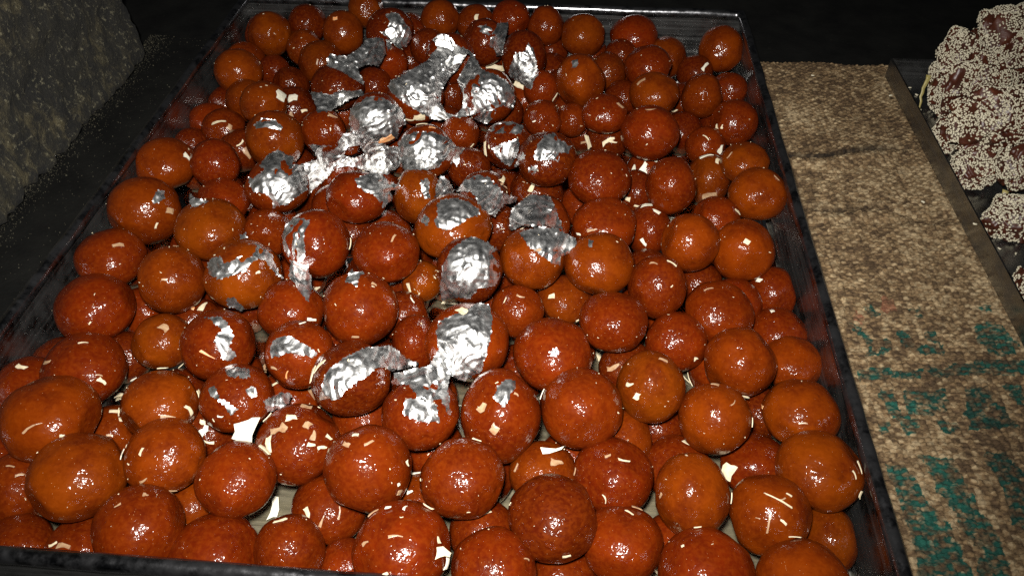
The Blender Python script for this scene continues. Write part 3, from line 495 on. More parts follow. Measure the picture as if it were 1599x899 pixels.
PRINT = [[(252.2,-97.3),(269.8,-93.0),(274.3,-96.5),(289.8,-93.4),(287.9,-100.3),(252.4,-104.1)],[(290.5,-90.8),(301.2,-92.0),(313.9,-86.5),(352.2,-82.0),(367.3,-80.8),(361.9,-94.5),(347.5,-94.7),(295.6,-98.8)],[(330.8,-54.9),(346.0,-52.0),(352.8,-70.2),(345.9,-79.0),(330.7,-80.2),(329.6,-66.8)],[(256.4,-58.5),(262.6,-60.2),(267.9,-71.6),(264.5,-79.7),(270.3,-83.4),(258.8,-84.8),(263.4,-76.2),(259.3,-65.9)],[(275.7,-69.4),(278.1,-73.5),(271.4,-84.8),(267.9,-84.1)],[(283.3,-62.4),(289.9,-63.5),(288.5,-74.2),(296.7,-75.6),(307.1,-74.8),(305.2,-81.1),(293.2,-81.6),(283.4,-76.2)],[(298.2,-63.9),(305.8,-61.2),(306.3,-67.6),(304.8,-75.0),(302.0,-74.2),(300.5,-69.1)],[(266.0,-45.4),(273.0,-40.9),(276.7,-50.3),(270.5,-51.3)],[(293.0,-43.3),(304.4,-41.9),(304.4,-44.7),(293.3,-46.7)],[(299.7,-47.3),(302.6,-48.2),(300.2,-51.2),(296.9,-49.2)],[(339.7,-39.7),(347.0,-38.0),(345.8,-44.9),(341.0,-44.1)],[(261.0,-110.5),(269.1,-109.9),(268.3,-126.4),(277.3,-131.5),(273.3,-140.8),(267.3,-141.7),(265.1,-133.3),(261.0,-123.4)],[(275.0,-110.4),(285.7,-110.5),(300.9,-108.3),(295.0,-124.3),(286.6,-128.1),(273.0,-128.3)],[(285.8,-130.8),(297.2,-131.7),(295.1,-138.3),(287.6,-139.7)],[(311.5,-106.6),(323.2,-105.7),(322.9,-113.6),(327.0,-120.9),(330.6,-132.9),(320.1,-133.8),(301.7,-136.9),(305.5,-120.8)],[(331.0,-102.7),(340.1,-101.0),(345.1,-109.5),(337.9,-119.6),(332.7,-112.8)],[(254.3,-135.0),(260.2,-135.0),(260.1,-141.9),(254.3,-141.9)],[(252.5,-161.0),(260.1,-161.2),(263.1,-169.2),(267.7,-185.8),(272.8,-197.1),(275.0,-209.6),(276.9,-222.2),(278.5,-234.8),(249.1,-237.1),(253.2,-201.1),(253.3,-183.2)],[(271.8,-154.7),(288.4,-155.8),(288.3,-165.3),(289.3,-172.5),(289.3,-185.2),(294.1,-194.8),(295.1,-201.6),(294.8,-213.7),(293.1,-233.6),(278.5,-234.8),(281.0,-204.8),(276.1,-186.2),(274.1,-177.1),(272.9,-164.5)],[(304.3,-150.5),(315.7,-149.2),(316.2,-155.2),(324.4,-165.6),(316.4,-203.0),(304.7,-193.6),(305.5,-173.5),(304.7,-162.1)]]
PINK = [[(282.2,-32.6),(288.0,-36.8),(286.4,-47.2),(278.9,-49.0)],[(261.6,-47.5),(266.3,-52.8),(263.0,-58.5),(259.1,-53.3)]]
CHUNKS = [(428.1, 218.0, 60.0, 28.0, 32.1), (387.7, 197.1, 40.0, 19.7, 34.3), (384.7, 106.9, 54.0, 31.3, 23.0), (364.8, 133.0, 22.0, 9.9, 14.8), (371.5, 88.4, 24.0, 16.8, 15.9), (390.9, 68.8, 40.0, 16.9, 16.0), (377.9, 31.0, 24.0, 21.7, 15.6), (370.6, -32.4, 22.0, 11.9, 14.3), (404.6, 185.5, 46.0, 15.3, 20.3), (389.6, 100.6, 30.0, 12.2, 14.1), (412.0, 203.0, 29.0, 30.0, 26.0)]
HUSKS = [([0.3696, 0.2029, 0.036], [-0.122, -0.505, -0.854], 0.0281, 0.0028, 0, 'yellowish strip at the left side of the heap, by the far tray wall'), ([0.3673, 0.0924, 0.03], [-0.242, -0.344, -0.907], 0.022, 0.0022, 1, 'yellowish strip hanging from the crack at lower left of the heap'), ([0.3773, 0.0492, 0.034], [-0.308, -0.32, -0.896], 0.0268, 0.003, 2, 'yellowish strip beside the lone sesame sweet below the heap'), ([0.3694, -0.025, 0.026], [-0.531, 0.382, -0.756], 0.0106, 0.0034, 3, 'bright yellowish strip at the right edge below the heap')]
LOOSE = [(367.3, 224.2, 12.6), (369.5, 212.6, 12.6), (366.2, 187.7, 12.6), (332.8, 176.2, 31.5), (335.2, 67.5, 8.0), (334.3, 39.6, 8.0), (345.4, 13.8, 31.5), (368.0, 13.1, 12.5), (377.2, 8.6, 12.5), (289.4, 243.8, 10.0), (355.0, 92.5, 31.5), (363.6, 71.3, 12.6)]

BURIED = 'small dark syrupy ball mostly hidden under its neighbours, low in the heap'
BURIED_GROUP = 'balls mostly hidden low in the heap'
LABELS = {
 1: 'orange-brown ball nearest the far left corner of the tray',
 3: 'orange-brown ball half hidden behind another, second down the left wall from the far corner',
 4: 'plump orange-brown ball standing clear of the left wall near the far corner',
 6: 'orange-brown ball below and right of the one nearest the far left corner',
 8: 'orange-brown ball tucked behind the one with two cream flakes, far left',
 9: 'orange-brown ball with two cream flakes on its right shoulder, far left',
 12: 'flattened red-brown ball by the left wall, behind one with a curved sliver',
 13: 'red-brown ball with a curved cream sliver on top, far left part',
 14: 'large orange-brown ball wearing a crescent of silver leaf on its brow',
 15: 'small red-brown ball beside the left wall, behind the flat orange one with white flake',
 18: 'red-brown ball with two cream slivers on top, left of a silver dome',
 19: 'bright orange-brown ball in the far row with a peach speck on top',
 20: 'orange-brown ball touching the far wall, left of the one capped with silver',
 21: 'dark ball in the far row with silver leaf over its right side',
 24: 'orange-brown ball left of the torn silver strip near the far end',
 25: 'dark wide ball with a jagged skirt of silver leaf along its lower half',
 26: 'red-brown ball just right of the torn silver strip, far part',
 30: 'orange-brown ball against the far wall, centre of the tray, third right of the silver-capped one',
 31: 'orange-brown ball in the far row with one short sliver on its top',
 32: 'red-brown ball against the far wall behind the dark one with torn silver',
 33: 'red-brown ball half hidden behind the topmost fold of the holed silver sheet',
 34: 'ball under the far peak of the large holed silver sheet',
 35: 'dark ball with ragged silver leaf down its right half, far centre',
 36: 'ball almost covered by a tall tongue of silver leaf, right of the holed sheet',
 37: 'ball under the left dome of the large holed silver sheet',
 38: 'ball under the right dome of the large holed silver sheet',
 40: 'ball fully capped by a round silver dome, left of centre far part',
 42: 'red-brown ball just below the hole in the big silver sheet',
 43: 'ball under the silver dome at the right end of the silver band',
 47: 'tall orange-brown ball by the far wall, left of the big round orange one',
 48: 'large round orange-brown ball by the far wall, two right of centre',
 49: 'flattened red-brown ball with a bright glint, against the far wall at right',
 51: 'orange-brown ball just right of one with a silver fleck on top',
 52: 'orange-brown ball with a tiny silver fleck on its top, far right part',
 53: 'orange-brown ball hidden behind a red one, two left of the far right corner',
 54: 'red-brown ball stacked behind an orange one bearing a short cream flake, far right',
 55: 'wide orange-brown ball with slivers above and below, far right part',
 56: 'round orange-brown ball alone in the far right corner',
 58: 'orange-brown ball below the white flake near the far right corner',
 59: 'red-brown ball by the right wall, directly in front of the corner ball',
 60: 'large red-brown ball with two small grains, third down the right wall',
 62: 'big red ball standing high right of centre, the largest in the far right quarter',
 63: 'wide red-brown ball left of the big red one, far right quarter',
 64: 'small red-brown ball right of the holed silver sheet, below a hidden one',
 65: 'narrow red-brown ball squeezed between two red ones, far right quarter',
 66: 'red-brown ball half hidden right of the tall tongue of silver leaf',
 69: 'red-brown ball with a thin cream splinter and white flakes, near the right wall',
 71: 'wide orange-brown ball with a white flake at its right, by the left wall',
 72: 'round red-brown ball just right of the wide orange one by the left wall',
 73: 'very large orange-brown ball with a small silver scrap, near the left wall',
 74: 'orange-brown ball half hidden behind the very large one at the left wall',
 75: 'large orange-brown ball up left of the one with a torn silver arc',
 76: 'red-brown ball with a star-shaped silver scrap before it, left part',
 79: 'red-brown ball under the ragged silver leaf at the left end of the band',
 80: 'red-brown ball behind the torn silver arc, left of centre',
 81: 'wide red-brown ball by the left wall with one short pale flake',
 82: 'orange-brown ball ringed by a torn silver arc, a second patch below',
 83: 'clean round orange-brown ball left of the one with a torn silver arc',
 84: 'red-brown ball with a pointed wing of silver leaf on its right',
 85: 'tall red-brown ball with a silver strip hanging down its left side',
 86: 'orange-brown ball with two upright silver patches, just below the centre dome',
 87: 'large ball with a broad silver patch on top and one small scrap left',
 88: 'clean red-brown ball with one pale sliver, right of the silver-strip ball',
 89: 'dark red-brown ball behind the crumpled silver hood, right of the band',
 90: 'dark ball under a crumpled silver hood with a tail, centre right',
 91: 'dark ball with silver leaf on its top and lower right, right of centre',
 92: 'dark wide ball with bright ragged leaf on top and a square scrap below',
 93: 'ball wrapped by the lone bright silver dome in the middle of the tray',
 94: 'ball under the smooth silver cap behind the silver-browed orange ball',
 95: 'orange-brown ball with silver leaf over its right brow and a pointed tail',
 96: 'small orange-brown ball wedged left of the lone silver dome',
 100: 'wide orange-red ball right of the dark one with a square silver scrap',
 102: 'egg-shaped red-brown ball with a flake on its face, right of two white flakes',
 104: 'orange-brown ball with a thin splinter, behind the bright one at the right wall',
 105: 'bright orange-brown ball touching the right wall, halfway along the tray',
 106: 'red-brown ball between the bright wall ball and the clean orange pair, right',
 107: 'wide red-brown ball behind the orange one with a tiny silver dot',
 109: 'clean round orange-brown ball, left one of the pair near the right wall',
 110: 'round orange-brown ball with one white flake, right one of the pair at the wall',
 111: 'large orange-brown ball with a tiny silver square on its brow',
 112: 'red-brown ball with a long curved glint, right of the tiny-square one',
 113: 'red-brown ball peeping out behind the smooth silver cap',
 115: 'large round red-brown ball with a silver tuft on its top left',
 116: 'red-brown ball below the hanging tip of the silver strip',
 117: 'red-brown ball with a leaf-shaped silver patch across its front',
 118: 'red-brown ball half hidden at the left of the tall silver sheet',
 119: 'ball under the tall broad silver sheet, lower centre of the tray',
 120: 'tilted dark ball with silver leaf over its upper left, lower centre',
 121: 'ball below the tall silver sheet with a square silver patch on its front',
 122: 'red-brown ball with a long bent silver patch and a peach sliver',
 123: 'red-brown ball with three separate silver scraps, above the largest white flake',
 126: 'red-brown ball with a flake on top, right of the tall silver sheet',
 127: 'orange-brown ball sunk below the tiny-square ball, one cream flake on it',
 128: 'tilted red-brown ball with a broad glint, two right of the silver sheet',
 129: 'large red-brown ball with a bright silver dot in its middle',
 130: 'red-brown ball up left of the smooth orange one, right centre',
 132: 'big clean red ball just right of the tall one with a silver crown',
 133: 'orange-brown ball with two small flakes, right of the big clean red one',
 134: 'tall red-brown ball crowned by a small silver leaf, lower centre',
 139: 'wide red-brown ball behind the smooth orange one near the right wall',
 140: 'large smooth orange-brown ball with a tiny dark pit, near the right wall',
 141: 'knobbly red-brown ball touching the right wall with one white grain on it',
 142: 'red-brown ball low by the right wall under the knobbly one',
 143: 'orange-brown ball by the right wall, right of the one with a dark pit',
 145: 'orange-brown ball by the right wall behind the biggest wall ball',
 146: 'clean orange-brown ball left of the wall ball behind the biggest one',
 147: 'red-brown ball sunk behind the triangular cream flake, lower right',
 148: 'biggest ball at the right wall, orange-brown with splinters on its right edge',
 149: 'large orange-brown ball just left of the triangular cream flake',
 150: 'orange-brown ball crossed by several straw-like slivers, lower right',
 151: 'orange-brown ball low at the right wall nearest the camera',
 152: 'dark red ball cut by the lower edge, left of the last orange one',
 153: 'orange-brown ball cut by the lower edge nearest the right wall',
 155: 'red-brown ball hidden behind the large one by the triangular flake',
 157: 'very large orange-brown ball at far left with a long sliver on its front',
 158: 'largest orange-brown ball at lower left, just before the one with a long sliver',
 159: 'orange-brown ball with small chips round its edge, left part below two silver-patched ones',
 160: 'clean orange-brown ball, lower left, left of the largest white flake',
 161: 'red-brown ball just below the largest white flake',
 162: 'orange-brown ball with a dark slit, lower left near the front rim',
 164: 'orange-brown ball behind the largest lower left one, at the left edge',
 165: 'red-brown ball cut by the left edge with a cream flake',
 166: 'red-brown ball with peach scrapes, behind the one with a long sliver',
 168: 'clean wide red-brown ball by the left wall, above the peach-scraped one',
 169: 'orange-brown ball with a translucent chip, left of the bent silver patch',
 171: 'large red-brown ball resting against the front rim, lower left',
 172: 'red-brown ball behind the front rim in the lower left corner',
 173: 'red-brown ball with flat pale chips behind the front rim, lower left',
 176: 'red-brown ball at the front, right of the ball on the front rim',
 177: 'red-brown ball sunk in the gap with cream chips, lower centre left',
 178: 'large round red ball strewn with small chips, lower centre left',
 179: 'large red-brown ball at the lower edge with an orange-rimmed flake at its right',
 181: 'large clean red ball with wavy glints, lower centre',
 182: 'red ball most thickly covered with flakes, right of the largest white flake',
 185: 'darkest large red ball lying high, lower centre right',
 186: 'orange-red ball bearing a curled cream flake, behind the darkest large one',
 187: 'wide tilted red ball right of the one with a curled cream flake',
 188: 'red-brown ball with a long wet glint, right of the darkest large one',
 189: 'red-brown ball cut by the lower edge, left of the darkest large one',
 190: 'red-brown ball sunk behind the lower edge one, one cream sliver on it',
 191: 'red-brown ball cut by the lower edge, right below the darkest large one',
 2: 'dark ball deep in the far left corner, behind the nearest orange one',
 5: 'small dark ball right of the plump orange one at far left',
 7: 'dark ball against the far wall, second from the far left corner',
 10: 'small dark ball by the left wall, below the plump orange one',
 17: 'dark sunken ball left of the silver-skirted one, far left part',
 27: 'small brown ball just right of the silver-skirted dark one',
 39: 'dark ball seen through the hole in the largest silver sheet',
 41: 'dark ball in the gap between two silver domes, flakes over it',
 44: 'dark ball below the right dome of the holed silver sheet',
 50: 'dark ball behind the red one in front of the far wall glint, right',
 57: 'small dark ball with a standing white flake, beside the corner ball',
 61: 'dark ball squeezed between two orange ones near the far right corner',
 68: 'dark ball hidden at the right shoulder of the big red one',
 70: 'dark ball with cream slivers, just left of the big red one',
 78: 'dark low ball with translucent flakes, left of the ragged silver leaf',
 98: 'dark low ball between the silver-strip ball and the winged one',
 99: 'dark low ball beneath the crumpled silver hood',
 101: 'dark low ball under the two white flakes at centre right',
 103: 'orange-brown low ball under a pale flake, left of the bright wall ball',
 108: 'narrow red-brown ball below a cluster of cream flakes, centre right',
 124: 'dark low ball right of the ball with a silver tuft',
 125: 'dark low ball behind the tilted silver-leaf ball',
 137: 'dark low ball under the two cream flakes right of the silver-dot ball',
 138: 'dark low ball between the clean orange pair and the wide red one',
 144: 'red-brown low ball left of the knobbly one at the right wall',
 154: 'dark low ball between the dark-pit ball and the right wall balls',
 156: 'brown low ball beside the bare floor gap at right centre',
 163: 'orange-brown low ball between three big ones at left, flakes above it',
 167: 'dark low ball behind the very large one at far left',
 170: 'dark low ball with a bright wet glint, below the clean wide one at left',
 174: 'orange-brown low ball in the gap at lower left, before the dark-slit one',
 180: 'dark ball cut by the lower edge beside the bare floor gap, lower left',
 183: 'brown low ball between the two large red ones at lower centre',
 184: 'red-brown low ball beneath the tilted silver-leaf ball',
 192: 'orange-brown low ball squeezed below the big clean red one',
 193: 'red-brown low ball left of the dark red one at the lower edge',
}
LEAF_LABELS = {
 'strip25': 'narrow torn strip of silver leaf hanging between balls near the far left',
 'band': 'flat stretched band of silver leaf joining the left ragged leaf to the domes',
 'sheetABC': 'largest silver leaf sheet, draped over three balls round a dark hole',
 'leaf84': 'pointed wing of silver leaf on a red-brown ball below the band',
 'leaf86r': 'small crumpled silver leaf hanging in the gap below the centre dome',
 'leaf95': 'silver leaf over the brow of an orange ball, ending in a pointed tail',
 'leaf85': 'long narrow silver strip hanging down the left of a tall red-brown ball',
 'leaf120': 'curved silver leaf spread over a tilted dark ball, lower centre',
 'sheet119': 'tall broad silver sheet running down to the ball with a square patch',
 'scrap123': 'small loose silver scrap beside the largest white flake',
 'leaf76': 'tiny star-shaped silver scrap between two balls on the left',
 'leaf82t': 'tiny silver scrap just above the torn silver arc',
}
CHUNK_LABELS = [
 'topmost sesame coated sweet at the upper right of the heap',
 'sesame coated sweet at the upper left of the heap, farthest from camera',
 'biggest sesame coated sweet in the middle of the heap',
 'smallest sesame coated sweet at the left foot of the heap',
 'sesame coated sweet at the lower left, beside a dark crack',
 'sesame coated sweet at the right edge above the lower ones',
 'sesame coated sweet lying alone with an amber corner below the heap',
 'sesame coated sweet nearest the camera, half out of the frame',
 'sesame coated sweet wedged between the two upper ones of the heap',
 'small sesame coated sweet just below the biggest one in the heap',
 'sesame coated sweet at the bottom of the heap under the topmost one',
]
BIG = {0: 'thick cream flake wedged beside the tall tongue of silver leaf', 1: 'cream flake at the foot of the tall tongue of silver leaf',
 2: 'peach coloured nut piece below a round silver dome', 4: 'largest white flake, standing on end between balls at lower left',
 5: 'oblong white flake standing over the bare gap at lower left', 6: 'long cream flake at the top edge of the tall silver sheet', 7: 'short cream flake bent over the top of the tall silver sheet',
 8: 'cream flake lying on the lower fold of the tall silver sheet', 9: 'curled oblong white flake on an orange-red ball at lower centre', 10: 'soaked flake just below the curled white one at lower centre',
 11: 'triangular cream flake between two balls at lower right', 12: 'longest straw-like sliver on an orange ball at lower right', 13: 'soaked upright sliver beside the longest straw-like one',
 17: 'smaller white flake of the pair at centre right', 18: 'larger white flake of the pair at centre right', 21: 'left white flake of two on an orange ball at far left', 22: 'right white flake of two on an orange ball at far left',
 27: 'pale sliver at the left of the bent silver patch', 31: 'orange-rimmed flake at the lower edge, lower centre', 40: 'white flake before the ball in the far right corner'}
KIND = {'c': ('short cream nut shaving lying among the brown balls', 'cream nut shavings scattered over the balls'),
        'w': ('small white coconut shaving lying among the brown balls', 'white coconut shavings scattered over the balls'),
        'p': ('small peach coloured nut shaving on a brown ball', 'peach nut shavings on the balls'),
        't': ('syrup-soaked translucent nut shaving stuck on a brown ball', 'soaked nut shavings stuck to the balls')}
def flake_label(k, c, L, W):
    if k in BIG: return (BIG[k], 'nut flake', KIND[c][1])
    return (KIND[c][0], 'nut flake', KIND[c][1])


# ------------------------------------------------------------------ helpers
def tag(o, label=None, cat=None, group=None, kind=None):
    if label: o['label'] = label
    if cat: o['category'] = cat
    if group: o['group'] = group
    if kind: o['kind'] = kind
    return o

def link(name, me, mat=None, parent=None, smooth=True):
    if mat is not None and len(me.materials) == 0: me.materials.append(mat)
    o = bpy.data.objects.new(name, me); COL.objects.link(o)
    if parent is not None:
        o.parent = parent
    if smooth and len(me.polygons): me.polygons.foreach_set('use_smooth', [True] * len(me.polygons))
    return o

def empty(name, loc):
    o = bpy.data.objects.new(name, None); COL.objects.link(o); o.location = loc; o.empty_display_size = .02
    return o

def mesh_from(name, v, f):
    me = bpy.data.meshes.new(name); me.from_pydata([tuple(map(float, p)) for p in v], [], [tuple(map(int, q)) for q in f]); me.update()
    return me

def grid_mesh(name, P):                       # P: (n, m, 3) array of points
    n, m = P.shape[:2]
    me = bpy.data.meshes.new(name)
    idx = np.arange(n * m).reshape(n, m)
    q = np.stack([idx[:-1, :-1], idx[:-1, 1:], idx[1:, 1:], idx[1:, :-1]], -1).reshape(-1, 4)
    me.vertices.add(n * m); me.vertices.foreach_set('co', P.reshape(-1).astype(np.float32))
    me.loops.add(q.size); me.loops.foreach_set('vertex_index', q.reshape(-1).astype(np.int32))
    me.polygons.add(len(q)); me.polygons.foreach_set('loop_start', np.arange(0, q.size, 4, dtype=np.int32))
    me.update(calc_edges=True); me.validate()
    return me

def tri_mesh(name, V, T):
    me = bpy.data.meshes.new(name)
    me.vertices.add(len(V)); me.vertices.foreach_set('co', np.asarray(V, np.float32).reshape(-1))
    T = np.asarray(T, np.int32); k = T.shape[1]
    me.loops.add(T.size); me.loops.foreach_set('vertex_index', T.reshape(-1))
    me.polygons.add(len(T)); me.polygons.foreach_set('loop_start', np.arange(0, T.size, k, dtype=np.int32))
    me.update(calc_edges=True); me.validate()
    return me

def box_bm(bm, x0, x1, y0, y1, z0, z1, bev=0.0):
    vs = [bm.verts.new(p) for p in ((x0,y0,z0),(x1,y0,z0),(x1,y1,z0),(x0,y1,z0),(x0,y0,z1),(x1,y0,z1),(x1,y1,z1),(x0,y1,z1))]
    for q in ((0,3,2,1),(4,5,6,7),(0,1,5,4),(1,2,6,5),(2,3,7,6),(3,0,4,7)): bm.faces.new([vs[i] for i in q])
    if bev: bmesh.ops.bevel(bm, geom=bm.edges[:], offset=bev, segments=2, affect='EDGES')

def box_obj(name, dims, mat, parent=None, bev=0.0):
    bm = bmesh.new(); box_bm(bm, *dims, bev=bev); me = bpy.data.meshes.new(name); bm.to_mesh(me); bm.free()
    return link(name, me, mat, parent, smooth=False)

def vnoise(X, Y, seed=0, Z=None):             # smooth value noise on arrays, about -1..1
    r = np.random.default_rng(seed); n = 64
    tab = r.uniform(-1, 1, (n, n))
    xi = np.floor(X).astype(int); yi = np.floor(Y).astype(int); fx = X - xi; fy = Y - yi
    fx = fx * fx * (3 - 2 * fx); fy = fy * fy * (3 - 2 * fy)
    a = tab[xi % n, yi % n]; b = tab[(xi + 1) % n, yi % n]; c = tab[xi % n, (yi + 1) % n]; d = tab[(xi + 1) % n, (yi + 1) % n]
    return (a * (1 - fx) + b * fx) * (1 - fy) + (c * (1 - fx) + d * fx) * fy

def in_poly(X, Y, poly):
    ins = np.zeros(X.shape, bool)
    for k in range(len(poly)):
        x1, y1 = poly[k]; x2, y2 = poly[k - 1]
        if y1 == y2: continue
        ins ^= ((y1 > Y) != (y2 > Y)) & (X < (x2 - x1) * (Y - y1) / (y2 - y1) + x1)
    return ins

# ------------------------------------------------------------------ materials
class NT:
    def __init__(self, name):
        self.m = bpy.data.materials.new(name); self.m.use_nodes = True
        self.t = self.m.node_tree; self.b = self.t.nodes['Principled BSDF']
    def n(self, typ, **kw):
        x = self.t.nodes.new(typ)
        for k, v in kw.items():
            if k in x.inputs: x.inputs[k].default_value = v
            else: setattr(x, k, v)
        return x
    def l(self, a, b): self.t.links.new(a, b)
    def coord(self, kind='Object'): return self.n('ShaderNodeTexCoord').outputs[kind]
    def noise(self, vec, scale, detail=3.0, rough=0.5, dist=0.0):
        x = self.n('ShaderNodeTexNoise'); x.inputs['Scale'].default_value = scale; x.inputs['Detail'].default_value = detail
        x.inputs['Roughness'].default_value = rough; x.inputs['Distortion'].default_value = dist
        if vec is not None: self.l(vec, x.inputs['Vector'])
        return x.outputs['Fac']
    def vor(self, vec, scale, feature='F1', rand=1.0):
        x = self.n('ShaderNodeTexVoronoi'); x.feature = feature; x.inputs['Scale'].default_value = scale; x.inputs['Randomness'].default_value = rand
        self.l(vec, x.inputs['Vector']); return x
    def ramp(self, fac, stops):
        x = self.n('ShaderNodeValToRGB'); e = x.color_ramp.elements
        while len(e) < len(stops): e.new(0.5)
        for i, (p, c) in enumerate(stops):
            e[i].position = p; e[i].color = (*c, 1) if len(c) == 3 else c
        self.l(fac, x.inputs['Fac']); return x.outputs['Color']
    def maprange(self, v, a, b, c, d):
        x = self.n('ShaderNodeMapRange'); x.inputs[1].default_value = a; x.inputs[2].default_value = b; x.inputs[3].default_value = c; x.inputs[4].default_value = d
        self.l(v, x.inputs[0]); return x.outputs[0]
    def mix(self, fac, a, b, mode='MIX'):
        x = self.n('ShaderNodeMix'); x.data_type = 'RGBA'; x.blend_type = mode
        for s, v in ((0, fac), (6, a), (7, b)):
            if hasattr(v, 'is_output'): self.l(v, x.inputs[s])
            else: x.inputs[s].default_value = v if not isinstance(v, tuple) else (*v, 1)
        return x.outputs[2]
    def math(self, op, a, b=0.0):
        x = self.n('ShaderNodeMath'); x.operation = op
        for i, v in enumerate((a, b)):
            if hasattr(v, 'is_output'): self.l(v, x.inputs[i])
            else: x.inputs[i].default_value = v
        return x.outputs[0]
    def bump(self, h, strength, dist, normal=None):
        x = self.n('ShaderNodeBump'); x.inputs['Strength'].default_value = strength; x.inputs['Distance'].default_value = dist
        self.l(h, x.inputs['Height'])
        if normal is not None: self.l(normal, x.inputs['Normal'])
        return x.outputs['Normal']
    def set(self, **kw):
        for k, v in kw.items():
            s = self.b.inputs[k.replace('_', ' ')]
            if hasattr(v, 'is_output'): self.l(v, s)
            else: s.default_value = (*v, 1) if isinstance(v, tuple) and len(v) == 3 and s.type == 'RGBA' else v

def m_ball():
    k = NT('syrup_soaked_dough'); oi = k.n('ShaderNodeObjectInfo'); co = k.coord()
    off = k.n('ShaderNodeVectorMath', operation='ADD'); k.l(co, off.inputs[0]); k.l(oi.outputs['Location'], off.inputs[1])
    sc = k.n('ShaderNodeVectorMath', operation='SCALE'); k.l(oi.outputs['Random'], sc.inputs['Scale']); sc.inputs[0].default_value = (37, 19, 53)
    add = k.n('ShaderNodeVectorMath', operation='ADD'); k.l(co, add.inputs[0]); k.l(sc.outputs[0], add.inputs[1]); v = add.outputs[0]
    big = k.noise(v, 1.3, 4, .6)
    c = k.mix(k.maprange(big, .38, .66, 0, .72), oi.outputs['Color'], (0.040, 0.0040, 0.0011), 'MIX')
    mott = k.noise(v, 9, 4, .6)
    c = k.mix(k.maprange(mott, .4, .75, 0, .35), c, (0.16, 0.036, 0.003))
    sp = k.vor(v, 13.0); spk = k.math('LESS_THAN', sp.outputs['Distance'], .085)
    rn = k.n('ShaderNodeSeparateColor'); k.l(sp.outputs['Color'], rn.inputs[0]); spk = k.math('MULTIPLY', spk, k.math('GREATER_THAN', rn.outputs[0], .62))
    c = k.mix(k.math('MULTIPLY', spk, .8), c, (0.42, 0.27, 0.15))
    n1 = k.noise(v, 9, 1.5, .5, .6); n2 = k.noise(v, 24, 1, .5)
    h = k.math('ADD', k.math('MULTIPLY', n1, 1.0), k.math('MULTIPLY', n2, .14)); h = k.math('ADD', h, k.math('MULTIPLY', spk, .35))
    nb = k.bump(h, 1.0, .00044)
    nd = k.bump(h, 1.0, .00016)
    k.set(Base_Color=c, Roughness=.42, Normal=nd, Coat_Weight=.85, Coat_Roughness=.08, Coat_Tint=(.86, .70, .50), Coat_IOR=1.5, Coat_Normal=nb)
    k.b.inputs['Specular IOR Level'].default_value = .02
    return k.m

def m_leaf():
    k = NT('silver_leaf_metal'); v = k.coord()
    n1 = k.noise(v, 190, 2, .5, 1.0); n2 = k.vor(v, 150, 'DISTANCE_TO_EDGE').outputs['Distance']
    h = k.math('ADD', k.math('MULTIPLY', n1, .22), k.math('MULTIPLY', k.math('MINIMUM', n2, .25), .22))
    tint = k.ramp(k.noise(v, 160, 3), [(0.3, (.96, .96, .95)), (.75, (.90, .89, .87))])
    k.set(Base_Color=tint, Metallic=1.0, Roughness=k.maprange(k.noise(v, 240, 2), .3, .7, .27, .43), Normal=k.bump(h, .9, .0020))
    return k.m

def m_steel(name, base, rough, grime_shade, streak=(4, 4, 420), dirt=.5):
    k = NT(name); v = k.coord()
    mp = k.n('ShaderNodeMapping'); mp.inputs['Scale'].default_value = streak; k.l(v, mp.inputs['Vector'])
    st = k.noise(mp.outputs[0], 1.0, 4, .6); sp = k.noise(v, 60, 5, .65); fine = k.noise(v, 900, 2)
    g = k.maprange(sp, .42, .68, 0, dirt)
    c = k.mix(g, base, grime_shade)
    k.set(Base_Color=c, Metallic=k.maprange(g, 0, 1, 1.0, .85), Roughness=k.maprange(st, .3, .7, rough - .07, rough + .12),
          Normal=k.bump(k.math('ADD', st, k.math('MULTIPLY', fine, .04)), .14, .0008))
    return k.m

def m_simple(name, col, rough=.5, nscale=None, col2=None, bump=None, **kw):
    k = NT(name); v = k.coord()
    c = k.ramp(k.noise(v, nscale, 4, .6), [(.35, col), (.7, col2)]) if nscale else col
    k.set(Base_Color=c, Roughness=rough, **kw)
    if bump: k.set(Normal=k.bump(k.noise(v, bump[0], 4, .65), bump[1], bump[2]))
    return k.m

def m_syrup():
    k = NT('sugar_syrup'); t = k.t
    tr = k.n('ShaderNodeBsdfTransparent'); tr.inputs[0].default_value = (.93, .88, .76, 1)
    gl = k.n('ShaderNodeBsdfGlossy'); gl.inputs[0].default_value = (1, 1, 1, 1); gl.inputs['Roughness'].default_value = .06
    fr = k.n('ShaderNodeFresnel'); fr.inputs[0].default_value = 1.45
    mx = k.n('ShaderNodeMixShader'); k.l(fr.outputs[0], mx.inputs[0]); k.l(tr.outputs[0], mx.inputs[1]); k.l(gl.outputs[0], mx.inputs[2])
    k.l(mx.outputs[0], t.nodes['Material Output'].inputs['Surface']); t.nodes.remove(k.b)
    return k.m

def m_stone():
    k = NT('rough_stone'); v = k.coord()
    a = k.noise(v, 17, 6, .7, .6); b = k.noise(v, 230, 5, .75); mp = k.n('ShaderNodeMapping'); mp.inputs['Scale'].default_value = (1, 1, .55); k.l(v, mp.inputs[0])
    s = k.noise(mp.outputs[0], 55, 7, .74, .5)
    c = k.ramp(s, [(.42, (.0025, .0021, .0010)), (.50, (.013, .0105, .0045)), (.59, (.066, .053, .023))])
    c = k.mix(k.maprange(a, .42, .56, 0, .85), c, (.007, .006, .003))
    c = k.mix(k.maprange(b, .56, .66, 0, .75), c, (.20, .18, .11))
    k.set(Base_Color=c, Roughness=.85, Normal=k.bump(k.math('ADD', s, k.math('MULTIPLY', b, .6)), .9, .006))
    return k.m

